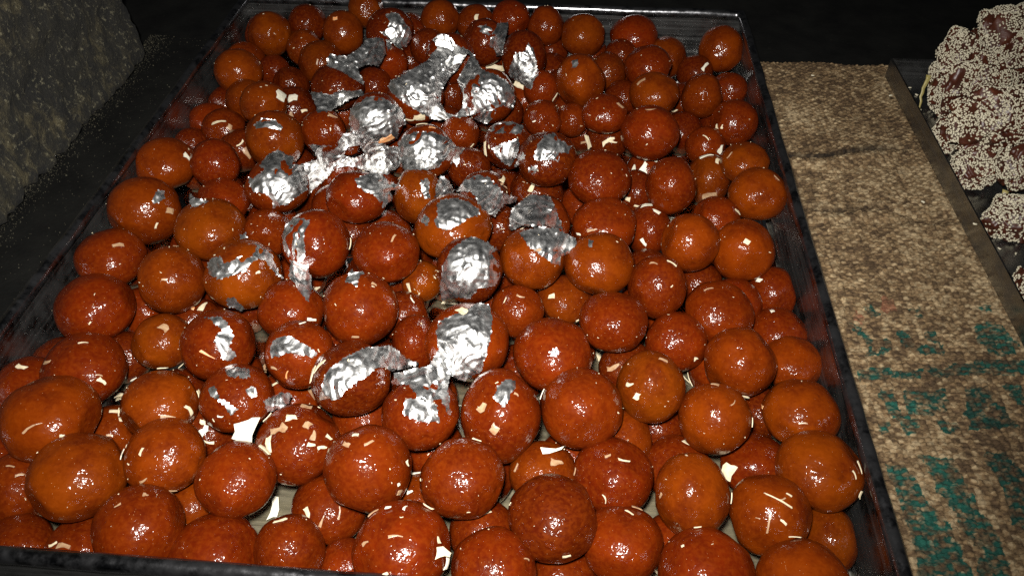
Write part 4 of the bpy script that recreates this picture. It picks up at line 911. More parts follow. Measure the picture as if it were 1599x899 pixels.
def m_counter():
    k = NT('black_counter'); v = k.coord()
    a = k.noise(v, 30, 5, .65); sp = k.noise(v, 320, 3, .6)
    c = k.ramp(a, [(.3, (.003, .003, .003)), (.75, (.009, .009, .008))])
    c = k.mix(k.maprange(sp, .66, .76, 0, .3), c, (.04, .036, .026))
    k.b.inputs['Specular IOR Level'].default_value = .2
    k.set(Base_Color=c, Roughness=.55, Normal=k.bump(sp, .4, .001))
    return k.m

def m_jute():
    k = NT('jute_weave'); v = k.coord()
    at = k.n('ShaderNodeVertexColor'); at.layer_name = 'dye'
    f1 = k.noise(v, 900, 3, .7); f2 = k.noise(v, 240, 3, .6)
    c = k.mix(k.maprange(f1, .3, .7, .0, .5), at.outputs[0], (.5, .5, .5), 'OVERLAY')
    c = k.mix(1.0, c, k.ramp(f2, [(.3, (.62, .60, .56)), (.7, (1.2, 1.15, 1.05))]), 'MULTIPLY')
    mp = k.n('ShaderNodeMapping'); mp.inputs['Scale'].default_value = (500, 2200, 800); k.l(v, mp.inputs[0])
    k.set(Base_Color=c, Roughness=.8, Normal=k.bump(k.noise(mp.outputs[0], 1.0, 4, .7, .5), .8, .0009))
    k.b.inputs['Specular IOR Level'].default_value = .25
    return k.m

def m_toffee():
    k = NT('amber_jelly'); v = k.coord()
    c = k.ramp(k.noise(v, 60, 4, .6), [(.3, (.024, .006, .003)), (.62, (.062, .014, .005)), (.80, (.24, .07, .010))])
    k.set(Base_Color=c, Roughness=.42, Normal=k.bump(k.noise(v, 260, 3, .6), .5, .0006))
    return k.m

M_BALL = m_ball(); M_LEAF = m_leaf()
M_WALL = m_steel('tray_steel', (.34, .34, .335), .25, (.02, .018, .015), (7, 7, 420), .5)
M_BASE = m_steel('tray_base_steel', (.40, .395, .36), .48, (.24, .23, .18), (30, 300, 30), .9)
M_RIM = m_steel('rim_steel', (.22, .22, .23), .20, (.012, .012, .012), (200, 200, 200), .55)
M_SYRUP = m_syrup(); M_STONE = m_stone(); M_COUNTER = m_counter(); M_JUTE = m_jute(); M_TOFFEE = m_toffee()
M_FLAKE = {'c': m_simple('nut_cream', (.43, .37, .25), .6, 300, (.32, .26, .16), (600, .4, .0005)),
           'w': m_simple('coconut_white', (.48, .455, .37), .6, 300, (.36, .33, .25), (600, .4, .0005)),
           'p': m_simple('nut_peach', (.46, .16, .05), .5, 300, (.36, .22, .10), (600, .4, .0005)),
           't': m_simple('soaked_nut', (.25, .165, .095), .35, 300, (.17, .085, .04), (600, .4, .0005))}
M_SEED = m_simple('sesame', (.52, .475, .36), .5, 400, (.40, .36, .25))
M_CRUMB = m_simple('crumb', (.045, .039, .021), .7, 500, (.018, .016, .009))
M_HUSK = m_simple('husk', (.20, .17, .05), .35, 200, (.34, .28, .11))

# ------------------------------------------------------------------ setting
TX0, TX1, TY0, TY1, TH = -0.226, 0.226, -0.2727, 0.2732, 0.055
bm = bmesh.new(); box_bm(bm, -.75, .75, -.55, .52, -.034, -.004); me = bpy.data.meshes.new('counter'); bm.to_mesh(me); bm.free()
counter = tag(link('counter', me, M_COUNTER, smooth=False), 'dark stone counter top under the trays', kind='structure')

def stone_block():
    x0, x1, y0, y1, z0, z1 = -.56, -.333, -.42, .262, -.004, .34
    step = .006; bm = bmesh.new(); box_bm(bm, x0, x1, y0, y1, z0, z1, bev=.005)
    for ax, a, b in ((0, x0, x1), (1, y0, y1), (2, z0, z1)):
        for s in np.arange(a + step, b, step):
            if ax == 0 and s < -.40: continue
            no = [0, 0, 0]; no[ax] = 1; p = [0, 0, 0]; p[ax] = float(s)
            bmesh.ops.bisect_plane(bm, geom=bm.verts[:] + bm.edges[:] + bm.faces[:], plane_co=p, plane_no=no)
    bm.normal_update()
    for v in bm.verts:
        p = v.co.copy()
        d = noise.fractal(p * 12, 1.0, 2.0, 4) * .0045 + noise.fractal(p * 70, .6, 2.0, 5) * .0046
        low = max(0.0, 1 - p.z / .05)
        v.co += v.normal * (d + low * .006)
        if v.co.z < z0: v.co.z = z0
    me = bpy.data.meshes.new('stone_block'); bm.to_mesh(me); bm.free()
    return tag(link('stone_block', me, M_STONE), 'rough dark grey stone block rising beside the left side of the tray', 'stone block')
stone_block()

def crumbs():
    r = np.random.default_rng(5); V = []; T = []
    base = np.array([(1,0,0),(-1,0,0),(0,1,0),(0,-1,0),(0,0,1),(0,0,-1)], float)
    ft = np.array([(0,2,4),(2,1,4),(1,3,4),(3,0,4),(2,0,5),(1,2,5),(3,1,5),(0,3,5)])
    n = 0
    for i in range(7000):
        u = abs(r.normal(0, .011)) + .001 if i % 7 else abs(r.normal(0, .04))
        x = -.343 + u; y = r.uniform(-.32, .30)
        if x > -.236: continue
        s = r.choice([.0003, .0005, .0008, .0014], p=[.72, .25, .03, .00]) * r.uniform(.7, 1.3)
        V.append(base * s * r.uniform(.6, 1.3, (6, 1)) + (x, y, -.004 + s * .6)); T.append(ft + 6 * n); n += 1
    o = link('crumbs', tri_mesh('crumbs', np.concatenate(V), np.concatenate(T)), M_CRUMB)
    tag(o, 'scattered grit and crumbs on the dark counter along the stone', kind='stuff')
crumbs()

# ------------------------------------------------------------------ burlap sack
def sack():
    x0, x1, y0, y1 = .2285, .47, -.36, .278
    g = .00052
    xs = np.arange(x0, x1, g); ys = np.arange(y0, y1, g); X, Y = np.meshgrid(xs, ys, indexing='ij')
    wx = X + .0011 * vnoise(X * 90, Y * 90, 1) + .0004 * vnoise(X * 400, Y * 400, 2)
    wy = Y + .0011 * vnoise(X * 80 + 9, Y * 80, 3) + .0004 * vnoise(X * 400, Y * 400, 4)
    px, py = .0036, .0029
    i = np.floor(wx / px); j = np.floor(wy / py); fx = wx / px - i; fy = wy / py - j
    over = ((i + j) % 2 == 0)
    jit = vnoise(i * 1.7 + .5, j * 2.3 + .5, 7)
    weft = np.sin(np.pi * np.clip(fy, 0, 1)) ** .6 * (.35 + .65 * np.sin(np.pi * fx))
    warp = np.sin(np.pi * np.clip(fx, 0, 1)) ** .6 * (.35 + .65 * np.sin(np.pi * fy))
    h = np.where(over, weft * 1.0, warp * .72) * (1 + .35 * jit)
    z = .0056 + .0012 * h + .0006 * vnoise(X * 700, Y * 1100, 8) + .0012 * vnoise(X * 30, Y * 30, 9) + .0025 * vnoise(X * 9, Y * 9, 12)
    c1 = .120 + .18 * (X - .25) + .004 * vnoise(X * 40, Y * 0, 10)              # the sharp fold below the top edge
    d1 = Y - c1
    fade = np.clip((.348 - X) / .03, 0, 1)
    z += fade * (-.0085 * np.exp(-np.abs(d1 / .0020) ** 3) + .0040 * np.exp(-((d1 + .010) / .008) ** 2))
    c2 = .058 - .05 * (X - .25) + .006 * vnoise(X * 30, Y * 0, 11); d2 = Y - c2   # soft creases
    z += -.0026 * np.exp(-(d2 / .004) ** 2) + .0022 * np.exp(-((d2 + .012) / .010) ** 2)
    d3 = Y - (.036 + .1 * (X - .25)); z += -.0020 * np.exp(-(d3 / .0035) ** 2)
    z += np.clip((y1 - Y) / .012, 0, 1) ** .5 * .002 - .002
    z = np.maximum(z, -.0035)
    edge = y1 - .006 - .004 * (1 + vnoise(X * 120, Y * 0, 14))
    # colour
    var = vnoise(i * .9, j * .5, 20); var2 = vnoise(X * 300, Y * 500, 21); big = vnoise(X * 22, Y * 22, 22)
    base = np.array([.150, .100, .052]); dark = np.array([.058, .036, .019]); pale = np.array([.29, .225, .14])
    t = np.clip(.5 + .30 * var + .45 * var2 + .25 * vnoise(X * 900, Y * 1500, 24) + .3 * big + .25 * (over - .5), 0, 1)[..., None]
    col = np.where(t < .5, dark + (base - dark) * t * 2, base + (pale - base) * (t - .5) * 2)
    cx = (i + .5) * px; cy = (j + .5) * py
    sx = X + .0018 * vnoise(X * 200, Y * 200, 30) + .35 * (cx - wx); sy = Y + .0012 * vnoise(X * 200, Y * 200, 31) + .5 * (cy - wy)
    ink = np.zeros(X.shape, bool)
    for p in PRINT: ink |= in_poly(sx * 1000, sy * 1000, p)
    pink = np.zeros(X.shape, bool)
    for p in PINK: pink |= in_poly(sx * 1000, sy * 1000, p)
    k = ink * np.clip(.78 + .7 * var2 + .4 * vnoise(X * 900, Y * 1500, 26) - .55 * (vnoise(X * 260, Y * 420, 33) > .45), 0, 1)
    g1 = np.array([.0038, .036, .028]) * (1 + .9 * np.clip(var2, -.6, 1))[..., None] * (1 + .5 * big)[..., None]
    col = col * (1 - k[..., None]) + g1 * k[..., None]
    k2 = (pink * np.clip(.5 + .4 * var2, 0, 1))[..., None]; col = col * (1 - k2) + np.array([.20, .07, .04]) * k2
    grime_shade = fade * 1.0 * np.exp(-((d1 + .001 * var2) / (.0065 + .002 * big)) ** 2) + .6 * np.exp(-((d2 + .003 * var2) / .006) ** 2) * np.clip(.3 + vnoise(X * 60, Y * 60, 50), 0, 1) + .35 * np.exp(-(d3 / .004) ** 2) * np.clip(.2 + vnoise(X * 50, Y * 50, 51), 0, 1)  # shade of the fold and creases, painted as dark lines into the weave colour
    col *= (1 - .90 * np.clip(grime_shade, 0, 1))[..., None]
    P = np.stack([X, Y, z], -1)
    me = grid_mesh('burlap_sack', P)
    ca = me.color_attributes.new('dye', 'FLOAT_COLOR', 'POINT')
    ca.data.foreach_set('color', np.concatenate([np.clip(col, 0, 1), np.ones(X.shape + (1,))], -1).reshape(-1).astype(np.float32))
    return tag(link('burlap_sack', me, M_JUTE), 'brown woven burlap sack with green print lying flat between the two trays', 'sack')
sack()

# ------------------------------------------------------------------ the big tray
def rim_ring(name, x0, x1, y0, y1, z, r, mat, parent, wob=.0004, seg=.006):
    cor = [(x0 + r, y0 + r), (x1 - r, y0 + r), (x1 - r, y1 - r), (x0 + r, y1 - r)]
    path = []
    for k in range(4):
        a = Vector((*cor[k], z)); b = Vector((*cor[(k + 1) % 4], z)); pa = Vector((*cor[k - 1], z)); nb = Vector((*cor[(k + 2) % 4], z))
        d = (b - a).normalized(); L = (b - a).length; n = max(2, int(L / seg))
        for i in range(n): path.append((a + d * (L * i / n), d if i else (d + (a - pa).normalized()).normalized(), i == 0))
    V = []; F = []; K = 12
    for p, d, c in path:
        s = d.cross(Vector((0, 0, 1))).normalized(); w = 1.0 / math.cos(math.pi / 4) if c else 1.0
        dz = noise.noise(p * 30) * wob * 1.5
        for k in range(K):
            a = 2 * math.pi * k / K; rr = r * (1 + .10 * noise.noise(Vector((p.x * 60, p.y * 60, k))))
            V.append(p + s * (math.cos(a) * rr * w) + Vector((0, 0, math.sin(a) * rr * 1.15 + dz)))
    n = len(path)
    for i in range(n):
        for k in range(K):
            F.append((i * K + k, ((i + 1) % n) * K + k, ((i + 1) % n) * K + (k + 1) % K, i * K + (k + 1) % K))
    return link(name, mesh_from(name, V, F), mat, parent)

def wall_mesh(name, a, b, h, t, inward, z0=0.0):          # a thin, slightly wavy upright sheet
    n = 60; m = 10; a = Vector(a); b = Vector(b); V = []; F = []
    for side in (0, 1):
        for i in range(n + 1):
            p = a.lerp(b, i / n)
            for j in range(m + 1):
                q = p + Vector((0, 0, z0 + h * j / m)); e = math.sin(math.pi * i / n)
                w = (noise.noise(q * 16) * .0011 + noise.noise(q * 45) * .0003) * e * math.sin(math.pi * j / m)
                V.append(q + Vector(inward) * (t * side + w))
    N = (n + 1) * (m + 1)
    for side in (0, 1):
        for i in range(n):
            for j in range(m):
                q = [side * N + i * (m + 1) + j, side * N + (i + 1) * (m + 1) + j, side * N + (i + 1) * (m + 1) + j + 1, side * N + i * (m + 1) + j + 1]
                F.append(q if side else q[::-1])
    return mesh_from(name, V, F)

tray = tag(empty('steel_tray', (0, 0, 0)), 'large rectangular steel tray full of syrupy brown sweet balls', 'tray')
box_obj('base', (TX0 + .003, TX1 - .003, TY0 + .003, TY1 - .003, -.003, 0.0), M_BASE, tray)
for a, b, inw in (((TX0 + .003, TY0 + .003, 0), (TX0 + .003, TY1 - .003, 0), (1, 0, 0)), ((TX1 - .003, TY0 + .003, 0), (TX1 - .003, TY1 - .003, 0), (-1, 0, 0)),
                  ((TX0 + .003, TY1 - .003, 0), (TX1 - .003, TY1 - .003, 0), (0, -1, 0)), ((TX0 + .003, TY0 + .003, 0), (TX1 - .003, TY0 + .003, 0), (0, 1, 0))):
    link('wall', wall_mesh('wall', a, b, TH - .003, .0012, inw), M_WALL, tray)
rim_ring('rim', TX0, TX1, TY0, TY1, TH - .0036, .0037, M_RIM, tray)

# ------------------------------------------------------------------ sweet balls
def ball_variant(seed, sub=5):
    bm = bmesh.new(); bmesh.ops.create_icosphere(bm, subdivisions=sub, radius=1.0)
    o = Vector((seed * 7.3, seed * 3.1, seed * 1.7)); r = random.Random(seed + 40)
    rv = lambda zlo, zhi: Vector((r.gauss(0, 1), r.gauss(0, 1), r.uniform(zlo, zhi))).normalized()
    flats = [(rv(-.6, .9), r.uniform(.84, .93), r.uniform(.5, .95)) for _ in range(4)]
    dimples = [(rv(-.3, 1.6), r.uniform(.10, .30)) for _ in range(3)]
    for v in bm.verts:
        p = v.co.copy()
        v.co = p * (1 + .060 * noise.noise(p * .9 + o) + .022 * noise.noise(p * 2.4 + o) + .005 * noise.noise(p * 8 + o))
        for d, lim, amt in flats:
            s = p.dot(d) - lim
            if s > 0: v.co -= d * (s * s / (s + .06)) * amt
        for d, w in dimples:
            s = (p - d).length
            if s < w * 2.5: v.co *= 1 - .035 * math.exp(-(s / w) ** 2)
    me = bpy.data.meshes.new('sweet_ball'); bm.to_mesh(me); bm.free()
    me.materials.append(M_BALL); me.polygons.foreach_set('use_smooth', [True] * len(me.polygons))
    return me
VAR = [ball_variant(s) for s in range(16)]
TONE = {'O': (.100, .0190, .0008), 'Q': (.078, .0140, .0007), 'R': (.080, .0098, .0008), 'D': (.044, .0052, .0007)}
ELL = []                                     # centre and half-axes of every ball, for what rests on them
BALL = {}
for (bid, x, y, z, a, b, c, code) in BALLS:
    o = bpy.data.objects.new('sweet_ball', VAR[rnd.randrange(16)]); COL.objects.link(o)
    o.location = (x / 1000, y / 1000, z / 1000); o.scale = (a / 1000, b / 1000, c / 1000)
    o.rotation_euler = (0, 0, rnd.choice((0, math.pi))) 
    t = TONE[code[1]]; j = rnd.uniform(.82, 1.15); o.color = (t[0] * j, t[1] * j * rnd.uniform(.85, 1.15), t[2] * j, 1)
    lab = LABELS.get(bid)
    if lab: tag(o, lab, 'sweet ball', 'syrup-soaked sweet balls in the tray')
    else: tag(o, BURIED, 'sweet ball', BURIED_GROUP)
    BALL[bid] = o; ELL.append((x / 1000, y / 1000, z / 1000, a / 1000, b / 1000, c / 1000))
for (x, y, z, r) in FILL:
    o = bpy.data.objects.new('sweet_ball', VAR[rnd.randrange(16)]); COL.objects.link(o)
    o.location = (x / 1000, y / 1000, z / 1000); o.scale = (r / 1000, r / 1000, r * .95 / 1000)
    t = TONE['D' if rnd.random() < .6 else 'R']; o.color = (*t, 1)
    tag(o, BURIED, 'sweet ball', BURIED_GROUP); ELL.append((x / 1000, y / 1000, z / 1000, r / 1000, r / 1000, r * .95 / 1000))
ELL = np.array(ELL)

# syrup film on the tray floor, creeping up round the balls that stand in it
def syrup():
    g = .0016; xs = np.arange(TX0 + .0045, TX1 - .0043, g); ys = np.arange(TY0 + .0045, TY1 - .0043, g)
    X, Y = np.meshgrid(xs, ys, indexing='ij'); z = np.full(X.shape, .0022)
    for e in ELL:
        if e[2] - e[5] > .004: continue
        r = math.sqrt(max(1e-6, 1 - ((e[2] - .003) / e[5]) ** 2)) * e[3]
        d = np.hypot(X - e[0], Y - e[1]) - r
        z = np.maximum(z, .0022 + .0022 * np.exp(-np.clip(d, 0, None) / .0018) * (d > -.004))
    for d in (X - TX0 - .0045, TX1 - .0045 - X, Y - TY0 - .0045, TY1 - .0045 - Y): z = np.maximum(z, .0022 + .002 * np.exp(-d / .002))
    z += .0002 * vnoise(X * 120, Y * 120, 40)
    tag(link('syrup', grid_mesh('syrup', np.stack([X, Y, z], -1)), M_SYRUP), 'thin clear sugar syrup wetting the floor of the big tray', 'syrup')
syrup()

# ------------------------------------------------------------------ silver leaf draped over the balls
def drape(O, n, poly, holes, seed, tent):
    O = np.array(O) / 1000; n = np.array(n); n /= np.linalg.norm(n)
    u = np.cross([0, 0, 1.], n); u /= np.linalg.norm(u); v = np.cross(n, u)
    pl = np.array(poly) / 1000; g = .00055
    xs = np.arange(pl[:, 0].min() - .012, pl[:, 0].max() + .012, g); ys = np.arange(pl[:, 1].min() - .012, pl[:, 1].max() + .012, g)
    U, W = np.meshgrid(xs, ys, indexing='ij')
    S = O + U[..., None] * u + W[..., None] * v + n * .06
    H = np.full(U.shape, -.030)
    near = ELL[np.linalg.norm(ELL[:, :3] - O, axis=1) < .09]
    for e in near:
        A = e[3:] ; o = (S - e[:3]) / A; d = -n / A
        a = (d * d).sum(); b = (o * d).sum(-1); c = (o * o).sum(-1) - 1; disc = b * b - a * c
        t = (-b - np.sqrt(np.clip(disc, 0, None))) / a
        H = np.maximum(H, np.where(disc > 0, .06 - t, -.03))
    ins = in_poly(U * 1000 + .55 * vnoise(U * 900, W * 900, seed) + .25 * vnoise(U * 2200, W * 2200, seed + 5),
                  W * 1000 + .55 * vnoise(U * 900 + 7, W * 900, seed + 1) + .25 * vnoise(U * 2200, W * 2200, seed + 6), poly)
    for h in holes: ins &= ~in_poly(U * 1000, W * 1000, h)
    raw = H.copy(); s = tent * g; pads = ((0, 1), (1, 0), (0, -1), (-1, 0))
    Hm = np.where(ins, H, -.03)
    for k in range(46):
        Q = Hm
        for (dx, dy) in pads: Q = np.maximum(Q, np.roll(Hm, (dx, dy), (0, 1)) - s)
        for (dx, dy) in ((1, 1), (1, -1), (-1, 1), (-1, -1)): Q = np.maximum(Q, np.roll(Hm, (dx, dy), (0, 1)) - s * 1.414)
        Hm = np.maximum(np.where(ins, Q, -.03), Hm)
    H = Hm
    for k in range(3):
        av = sum(np.where(np.roll(ins, q, (0, 1)), np.roll(H, q, (0, 1)), H) for q in pads) / 4
        H = np.where(ins, np.maximum(av, raw), H)
    loose = np.clip((H - raw) / .004, 0, 1)
    # crumple: sharp folds in a few directions
    cr = np.zeros(U.shape); r = np.random.default_rng(seed)
    for k in range(5):
        a = r.uniform(0, math.pi); f = r.uniform(150, 480)
        w = (U * math.cos(a) + W * math.sin(a)) * f + 1.6 * vnoise(U * 120, W * 120, seed + k + 10)
        cr += (np.abs((w % 2) - 1) - .5) / (k + 1.5) * (.55 + .6 * vnoise(U * 110 + k, W * 110, seed + k + 30))
    cr += .40 * np.abs(vnoise(U * 190, W * 190, seed + 50)) + .05 * np.abs(vnoise(U * 800, W * 800, seed + 51))
    H = H + .00040 + cr * (.0021 + .0014 * loose) + .0006 * loose * vnoise(U * 200, W * 200, seed + 60)
    H = np.maximum(H, raw + .00025)
    P = O + U[..., None] * u + W[..., None] * v + H[..., None] * n
    idx = -np.ones(U.shape, int); cell = ins[:-1, :-1] & ins[1:, :-1] & ins[:-1, 1:] & ins[1:, 1:]
    lim = .0035
    dz = np.maximum.reduce([abs(H[:-1, :-1] - H[1:, 1:]), abs(H[1:, :-1] - H[:-1, 1:])]); cell &= dz < lim
    use = np.zeros(U.shape, bool)
    for sx in (slice(None, -1), slice(1, None)):
        for sy in (slice(None, -1), slice(1, None)): use[sx, sy] |= cell
    idx[use] = np.arange(use.sum())
    q = np.stack([idx[:-1, :-1][cell], idx[1:, :-1][cell], idx[1:, 1:][cell], idx[:-1, 1:][cell]], -1)
    return P[use], q

for k, (name, par, O, n, poly, holes) in enumerate(LEAVES):
    V, Q = drape(O, n, poly, holes, 100 + 7 * k, 1.15 if par < 0 else 1.5)
    if len(Q) < 3: continue
    o = link('silver_leaf', tri_mesh('silver_leaf', V - np.array(O) / 1000, Q), M_LEAF)
    o.location = [c / 1000 for c in O]
    if par >= 0:
        bpy.context.view_layer.update()
        P = BALL[par]; o.parent = P
        loc = Matrix.LocRotScale(P.location, P.rotation_euler, P.scale)
        o.matrix_parent_inverse = loc.inverted()
    else:
        tag(o, LEAF_LABELS[name], 'silver leaf', 'loose silver leaf lying over several balls')

# ------------------------------------------------------------------ nut flakes
FL_OUT = []
def flake_mesh(L, W, seed, sag=19.0, th=.55):
    r = random.Random(seed); K = 12; V = []; F = []
    typ = r.random(); m = 1.0 if typ < .55 else .35
    cor = [(-.5 + r.uniform(-.08, .14), -.5 * r.uniform(.35, 1)), (.5 + r.uniform(-.14, .08), -.5 * r.uniform(.35, 1) * m),
           (.5 + r.uniform(-.14, .08), .5 * r.uniform(.35, 1) * m), (-.5 + r.uniform(-.08, .14), .5 * r.uniform(.35, 1))]
    out = []
    for q in range(4):
        (ax, ay), (bx, by) = cor[q], cor[(q + 1) % 4]
        for s in (0, 1, 2):
            f = s / 3; jx, jy = (r.uniform(-.05, .05), r.uniform(-.10, .10)) if s else (0, 0)
            out.append(((ax + (bx - ax) * f + jx) * L, (ay + (by - ay) * f + jy) * W))
    bend = r.uniform(-.14, .14) * L; curl = r.uniform(-.25, .35)
    def z(x, y): return -(x * x + y * y) / (2 * sag) * .85 + curl * y * y / max(W, .4) * 1.2
    for side in (1, -1):
        V.append((0, 0, z(0, 0) + side * th / 2))
        for f in (.55, 1.0):
            for (x, y) in out:
                xx, yy = x * f, y * f + bend * (2 * x * f / max(L, .1)) ** 2
                V.append((xx, yy, z(xx, yy) + side * th / 2 * (1 if f < 1 else .7)))
    N = 1 + 2 * K
    for b, fl in ((0, False), (N, True)):
        for k in range(K):
            k2 = (k + 1) % K; t = (b, b + 1 + k, b + 1 + k2); q = (b + 1 + k, b + 1 + K + k, b + 1 + K + k2, b + 1 + k2)
            F.append(t[::-1] if fl else t); F.append(q[::-1] if fl else q)
    for k in range(K):
        k2 = (k + 1) % K; F.append((1 + K + k, N + 1 + K + k, N + 1 + K + k2, 1 + K + k2))
    me = mesh_from('nut_flake', [(x / 1000, y / 1000, zz / 1000) for x, y, zz in V], F)
    return me

def place(o, p, n, d, tilt):
    n = Vector(n).normalized(); d = Vector(d); d = (d - n * d.dot(n)).normalized(); e = n.cross(d)
    n2 = (n + e * tilt[0] + d * tilt[1]).normalized(); d2 = (d - n2 * d.dot(n2)).normalized(); e2 = n2.cross(d2)
    o.matrix_world = Matrix(((d2.x, e2.x, n2.x, p[0]), (d2.y, e2.y, n2.y, p[1]), (d2.z, e2.z, n2.z, p[2]), (0, 0, 0, 1)))

for k, (x, y, z, nx, ny, nz, dx, dy, dz, L, W, c) in enumerate(FLAKES):
    o = link('nut_flake', flake_mesh(L * .92, W * (1.25 if W > 2.2 else 1), 500 + k, th=.7 if W > 4 else .5), M_FLAKE[c], smooth=False)
    n = Vector((nx, ny, nz)); p = Vector((x, y, z)) / 1000 + n * (.0004 if c == 't' else .0007)
    place(o, p, n, (dx, dy, dz), (rnd.uniform(-.22, .22) if c != 't' else 0, rnd.uniform(-.12, .12) if c != 't' else 0))
    tag(o, *flake_label(k, c, L, W))

def small_flakes():
    r = np.random.default_rng(77); keep = []; nb = len(BALLS)
    while len(keep) < 760:
        i = r.integers(nb); e = ELL[i]
        if e[2] < .026: continue
        nrm = r.normal(0, 1, 3); nrm /= np.linalg.norm(nrm)
        if nrm[2] < .15: continue
        p = e[:3] + nrm * e[3:]
        q = (((p + nrm * .001 - ELL[:, :3]) / ELL[:, 3:]) ** 2).sum(1); q[i] = 9
        if q.min() < 1.02: continue
        wgt = math.exp(-((p[0] + .03) / .16) ** 2 - ((p[1] - .0) / .22) ** 2)
        if r.random() > wgt + .12: continue
        nn = nrm / e[3:]; keep.append((p, nn / np.linalg.norm(nn)))
    V = []; T = []; nv = 0
    for k, (p, n) in enumerate(keep):
        L = r.uniform(1.6, 4.2) if k < 36 else r.choice([.5, .7, 1.0, 1.6], p=[.35, .3, .2, .15]) * r.uniform(.8, 1.3); W = L * r.uniform(.22, .7); c = r.choice(['c', 'w', 't'], p=[.4, .2, .4])
        d = r.normal(0, 1, 3)
        me = flake_mesh(L, W, 9000 + k, th=.35)
        if k < 36:
            o = link('nut_flake', me, M_FLAKE[c], smooth=False); place(o, p + n * .0003, n, d, (r.uniform(-.15, .15), r.uniform(-.1, .1)))
            tag(o, *flake_label(-1, c, L, W))
        else:
            tmp = bpy.data.objects.new('t', None); place(tmp, p + n * .0002, n, d, (0, 0)); M = tmp.matrix_world.copy(); bpy.data.objects.remove(tmp)
            for v in me.vertices: V.append(M @ v.co)
            for f in me.polygons: T.append([i + nv for i in f.vertices])
            nv += len(me.vertices); bpy.data.meshes.remove(me)
    o = link('nut_crumbs', mesh_from('nut_crumbs', V, T), M_FLAKE['c'], smooth=False)
    tag(o, 'fine pale nut crumbs sprinkled over the brown balls', kind='stuff')
small_flakes()

# ------------------------------------------------------------------ the second tray with sesame-coated sweets
SX, SY0, SY1, SZ, SH = .353, -.30, .248, .0118, .0270
t2 = tag(empty('steel_tray', (SX, 0, SZ)), 'shallow steel tray at the right holding sesame coated sweets', 'tray')
def rel(o): o.location = (-SX, 0, -SZ); return o
rel(box_obj('base', (SX + .0014, .62, SY0, SY1 - .0014, SZ - .002, SZ), M_WALL, t2))
for a, b, inw in (((SX, SY0, 0), (SX, SY1, 0), (1, 0, 0)), ((SX + .0014, SY1, 0), (.62, SY1, 0), (0, -1, 0))):
    rel(link('wall', wall_mesh('wall', a, b, SH - SZ + .002, .0012, inw, SZ - .002), M_WALL, t2))

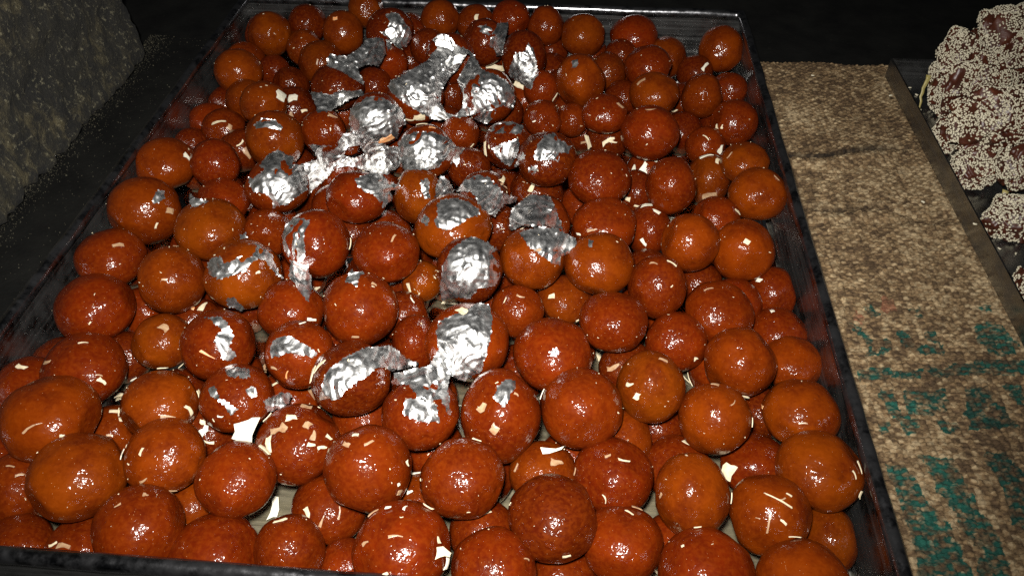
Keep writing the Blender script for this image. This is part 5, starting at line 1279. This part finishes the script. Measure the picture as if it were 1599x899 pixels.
def chunk(k, x, y, z, a, b):
    r = np.random.default_rng(300 + k); bm = bmesh.new(); bmesh.ops.create_icosphere(bm, subdivisions=5, radius=1.0)
    o = Vector((k * 5.1, 2.2, k * 1.3)); rot = Matrix.Rotation(r.uniform(-.5, .5), 3, 'Z') @ Matrix.Rotation(r.uniform(-.35, .35), 3, 'X') @ Matrix.Rotation(r.uniform(-.3, .3), 3, 'Y')
    dep = (a + b) / 2 * r.uniform(.85, 1.05); ax = (a, b, dep)
    for v in bm.verts:
        p = v.co.copy(); q = Vector(math.copysign(abs(c) ** .62, c) for c in p)
        q *= .87 + .20 * noise.noise(p * 1.4 + o) + .10 * noise.noise(p * 3.2 + o) + .03 * noise.noise(p * 8 + o) - .26 * math.exp(-(noise.noise(p * 1.15 + o * 1.7) / .055) ** 2)
        # half axes: a across the picture, b along the slope, dep through it
        loc = rot @ q
        w = Vector((loc.x * ax[0], loc.y * ax[1] * .75 + loc.z * ax[2] * -.35, loc.z * ax[2] * .75 + loc.y * ax[1] * .62)) * .001
        v.co = w
    bm.normal_update(); zmin = SZ - z / 1000 + .0005
    for v in bm.verts:
        if v.co.z < zmin: v.co.z = zmin
    bm.normal_update()
    me = bpy.data.meshes.new('sesame_sweet'); bm.to_mesh(me)
    t = link('sesame_sweet', me, M_TOFFEE); t.location = (x / 1000, y / 1000, z / 1000)
    tag(t, CHUNK_LABELS[k], 'sesame sweet', 'sesame coated sweets heaped in the right tray')
    # seeds
    bm.faces.ensure_lookup_table(); ar = np.array([f.calc_area() for f in bm.faces]); tot = ar.sum(); n = int(tot / 1.75e-6)
    pick = r.choice(len(ar), n, p=ar / tot); base = np.array([(1,0,0),(-.85,.0,0),(0,1,0),(0,-1,0),(0,0,1),(0,0,-1)], float)
    ft = np.array([(0,2,4),(2,1,4),(1,3,4),(3,0,4),(2,0,5),(1,2,5),(3,1,5),(0,3,5)]); V = []; T = []; c = 0
    for i in pick:
        f = bm.faces[i]; w = r.dirichlet((1, 1, 1)); p = sum((f.verts[j].co * float(w[j]) for j in range(3)), Vector())
        m = noise.noise(p * 75 + o) + .5 * noise.noise(p * 190 + o)
        if m > .14 + .30 * r.random() or f.normal.z < -.3: continue
        nn = f.normal; d = Vector(r.normal(0, 1, 3)); d = (d - nn * d.dot(nn)).normalized(); e = nn.cross(d); s = r.uniform(.8, 1.15)
        Mx = np.array([d * (.00128 * s), e * (.00080 * s), nn * .0005]); V.append(base @ Mx + np.array(p + nn * .0004)); T.append(ft + 6 * c); c += 1
    bm.free()
    s = link('sesame_seeds', tri_mesh('sesame_seeds', np.concatenate(V), np.concatenate(T)), M_SEED, t); s['kind'] = 'stuff'
    return t
for k, cdat in enumerate(CHUNKS): chunk(k, *cdat)

# translucent yellowish strips sticking out at the chunk edges, and loose seeds in the right tray
def husk(p, d, L, W, seed, label):
    r = random.Random(seed); d = Vector(d).normalized(); s = d.cross(Vector((.3, -.8, .5))).normalized(); n = d.cross(s); V = []; F = []
    N = 9; K = 6
    for i in range(N):
        f = i / (N - 1); c = Vector(p) + d * L * f + n * L * .10 * math.sin(f * 3) + s * r.uniform(-.04, .04) * L; w = W * (1 - .75 * f) * r.uniform(.8, 1.1)
        for k in range(K):
            a = 2 * math.pi * k / K; V.append(c + s * math.cos(a) * w + n * math.sin(a) * w * .35)
    for i in range(N - 1):
        for k in range(K): F.append((i * K + k, i * K + (k + 1) % K, (i + 1) * K + (k + 1) % K, (i + 1) * K + k))
    F.append(tuple(range(K))[::-1]); F.append(tuple((N - 1) * K + k for k in range(K)))
    tag(link('husk_strip', mesh_from('husk_strip', V, F), M_HUSK), label, 'husk strip', 'yellowish strips among the sesame sweets')
for q in HUSKS: husk(*q)
for k, (x, y, z) in enumerate(LOOSE):
    o = link('sesame_seed', flake_mesh(2.6, 1.7, 7000 + k, sag=60, th=1.0), M_SEED, smooth=True)
    place(o, (x / 1000, y / 1000, z / 1000), (0, 0, 1), (math.cos(k * 2.1), math.sin(k * 2.1), 0), (0, 0))
    tag(o, 'loose sesame seed fallen beside the right tray', 'sesame seed', 'loose sesame seeds')
